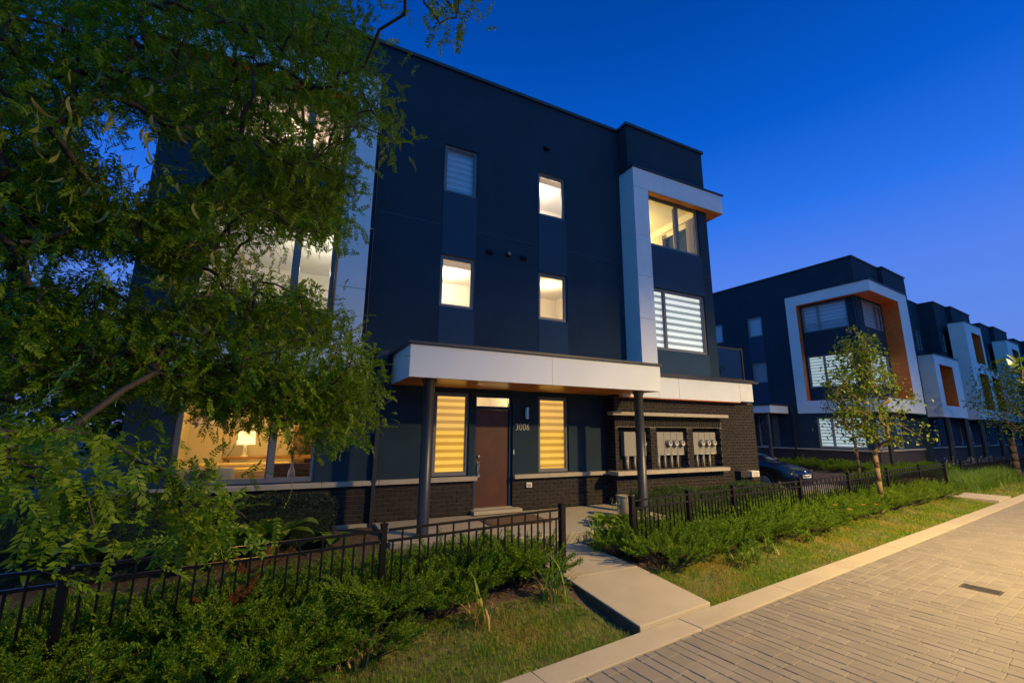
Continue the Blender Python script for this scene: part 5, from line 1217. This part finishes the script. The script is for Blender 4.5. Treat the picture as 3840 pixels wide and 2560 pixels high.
# ------------------------------------------------------------------ porch things
t = thing('plant_pot', 'pale clay plant pot on porch beside the right gate post', 'pot', (6.30, 7.52, 0))
MB().lathe((0, 0, 0), [(0, 0), (.13, 0), (.16, .12), (.185, .30), (.175, .40), (.165, .42), (.150, .41), (.15, .33), (0, .33)], 28).build('body', 'clay_pot', t, smooth=True); MB().lathe((0, 0, 0), [(.186, .395), (.19, .405), (.186, .425), (.165, .43)], 28).build('rim', 'clay_pot', t, smooth=True); MB().lathe((0, 0, 0), [(.0, .345), (.148, .34)], 20).build('earth', 'soil', t)
t = thing('doormat', 'flat brown doormat on the porch below the front door', 'doormat', (4.02, 8.05, 0)); MB().box(-.62, .62, -.38, .38, .0, .014).build('mat', 'doormat', t); MB().box(-.55, .55, -.31, .31, .0145, .017).build('border_panel', 'rattan', t)

# ------------------------------------------------------------------ parked car on the driveway
def make_car():
    cc = Vector((14.82, 8.92, -.20)); t = thing('parked_car', 'dark blue hatchback parked nose out on the driveway beside the brick wall', 'car', tuple(cc), U6)
    # local: +y runs back from the front bumper, x across, z up
    st = [(-.02, .46, .30, .60, .62), (.10, .66, .22, .72, .74), (.45, .80, .20, .80, .86), (1.05, .86, .20, .88, .98), (1.45, .87, .20, .92, 1.02), (2.3, .88, .20, .95, 1.04), (3.3, .88, .22, .98, 1.04), (4.0, .82, .28, .98, 1.02), (4.32, .70, .38, .90, .95)]
    V, F = [], []; m_ = 16
    for y, hw, zb, zs, zt in st:
        prof = [(-.62*hw, zb), (-.92*hw, zb+.04), (-hw, zb+.18), (-1.0*hw, (zb+zs)/2), (-.985*hw, zs-.08), (-.93*hw, zs), (-.70*hw, zt-.02), (-.35*hw, zt)]
        prof += [(-x, z) for x, z in reversed(prof)]
        V += [(x, y, z) for x, z in prof]
    for i in range(len(st)-1):
        for k in range(m_): F.append((i*m_+k, i*m_+(k+1) % m_, (i+1)*m_+(k+1) % m_, (i+1)*m_+k))
    F += [tuple(range(m_)), tuple(range((len(st)-1)*m_+m_-1, (len(st)-1)*m_-1, -1))]
    b = MB(); b.add(V, F); body = b.build('body', 'car_paint', t, smooth=True); sd = body.modifiers.new('s', 'SUBSURF'); sd.levels = 2; sd.render_levels = 2
    # glasshouse
    gs = [(1.18, .80, .96, .97), (1.75, .74, 1.0, 1.30), (2.25, .69, 1.02, 1.45), (3.1, .67, 1.02, 1.46), (3.9, .66, 1.0, 1.30), (4.22, .66, .95, .97)]
    V, F = [], []
    for y, hw, z0, z1 in gs:
        k = (z1-z0); V += [(-hw-.02, y, z0-.06), (-hw+.02*k, y, z0+k*.5), (-hw+.16*k+.02, y, z1-.03*min(1, k*4)), (-hw*.55, y, z1), (hw*.55, y, z1), (hw-.16*k-.02, y, z1-.03*min(1, k*4)), (hw-.02*k, y, z0+k*.5), (hw+.02, y, z0-.06)]
    for i in range(len(gs)-1):
        for k in range(7): F.append((i*8+k, i*8+k+1, (i+1)*8+k+1, (i+1)*8+k))
    gh = MB(); gh.add(V, F); o_ = gh.build('glasshouse', 'dark_glass', t, smooth=True); sd = o_.modifiers.new('s', 'SUBSURF'); sd.levels = 1; sd.render_levels = 2
    rf = MB()
    for (y0, w0, z0), (y1, w1, z1) in (((2.2, .60, 1.455), (3.15, .60, 1.468)), ((3.15, .60, 1.468), (3.95, .58, 1.34))): rf.quad((-w0, y0, z0), (w0, y0, z0), (w1, y1, z1), (-w1, y1, z1))
    rf.build('roof', 'car_paint', t, smooth=True)
    for sgn in (-1, 1):
        MB().tube([(sgn*.80, 1.16, .96), (sgn*.735, 1.78, 1.30), (sgn*.665, 2.25, 1.45)], .022, 8).build('pillar', 'car_paint', t, smooth=True)
        hl = MB(); hl.add([(sgn*.46, .015, .66), (sgn*.63, .10, .68), (sgn*.79, .42, .76), (sgn*.76, .46, .81), (sgn*.58, .10, .755), (sgn*.46, .03, .70)], [(0, 1, 2, 3, 4, 5)]); hl.build('headlight', 'lens', t)
        MB().box(min(sgn*.5, sgn*.66), max(sgn*.5, sgn*.66), .06, .09, .69, .73).build('lamp_reflector', 'chrome', t); MB().cyl((sgn*.60, -.012, .38), (sgn*.60, .04, .38), .05, .05, 14).build('fog_lamp', 'chrome', t)
        mr_ = MB().lathe((0, 0, 0), [(0, -.06), (.07, -.05), (.085, 0), (.07, .06), (0, .07)], 14).build('mirror', 'car_paint', t, (sgn*.98, 1.55, 1.0), True); mr_.scale = (1.2, .6, 1)
        for y in (.85, 3.55):
            ty = MB().cyl((sgn*.70, y, .32), (sgn*.885, y, .32), .32, .32, 28).build('wheel', 'tyre', t)
            MB().cyl((sgn*.886, y, .32), (sgn*.895, y, .32), .215, .20, 24).build('rim', 'meter_grey', ty)
            for k in range(5): a = k*1.2566; MB().box(-.02, .02, -.012, .012, .04, .2).build('spoke', 'chrome', ty, (sgn*.90, y, .32)).rotation_euler = (a, 0, 0)
    MB().box(-.44, .44, -.04, .02, .30, .47).build('grille', 'car_black', t, bevel=.02); MB().box(-.40, .40, -.055, -.04, .36, .375).build('grille_bar', 'chrome', t)
    MB().box(-.26, .26, -.062, -.045, .50, .61).build('licence_plate', 'plate', t, bevel=.004)
    for i in range(6): MB().box(-.19+i*.068, -.155+i*.068, -.066, -.0615, .535, .58).build('plate_mark', 'column_paint', t)
    MB().lathe((0, 0, 0), [(.0, .0), (.045, .0), (.05, .006), (.03, .012), (0, .013)], 18).build('badge', 'chrome', t, (0, -.03, .685)).rotation_euler = (R(75), 0, 0)
    MB().tube([(-.6, 1.12, .965), (-.1, 1.2, .985)], .01, 6).build('wiper', 'car_black', t); MB().tube([(.02, 1.12, .97), (.55, 1.2, .975)], .01, 6).build('wiper', 'car_black', t)
make_car()

# ------------------------------------------------------------------ the street lamp that lights the scene (behind the camera, across the street)
def street_lamp(label, x, y, power, cone=166, blend=.75):
    sl = thing('street_lamp', label, 'street lamp', (x, y-1.85, -.31), 0, 'street lamps across the street')
    MB().lathe((0, 0, 0), [(.16, 0), (.16, .12), (.09, .2), (.085, 3.5), (.06, 8.1), (0, 8.12)], 16).build('pole', 'column_paint', sl, smooth=True)
    MB().tube([(0, 0, 8.0), (0, .9, 8.12), (0, 1.75, 8.14)], .035, 10).build('arm', 'column_paint', sl); hd = MB().box(-.16, .16, 1.5, 2.2, 8.06, 8.18).build('head', 'column_paint', sl, bevel=.03)
    MB().box(-.13, .13, 1.54, 2.16, 8.045, 8.056).build('lens', 'lamp_lens', hd)
    l = bpy.data.lights.new('street_light', 'SPOT'); l.energy = power; l.color = (1, .66, .23); l.spot_size = R(cone); l.spot_blend = blend; l.shadow_soft_size = .2
    o = bpy.data.objects.new('street_light', l); link(o, sl); o.location = (0, 1.85, 8.03)
street_lamp('street lamp across the street from the front walkway', 11.4, -2.75, 30000)
street_lamp('street lamp across the street from the corner townhouse', 24.3, -0.9, 19000, 171, .9)
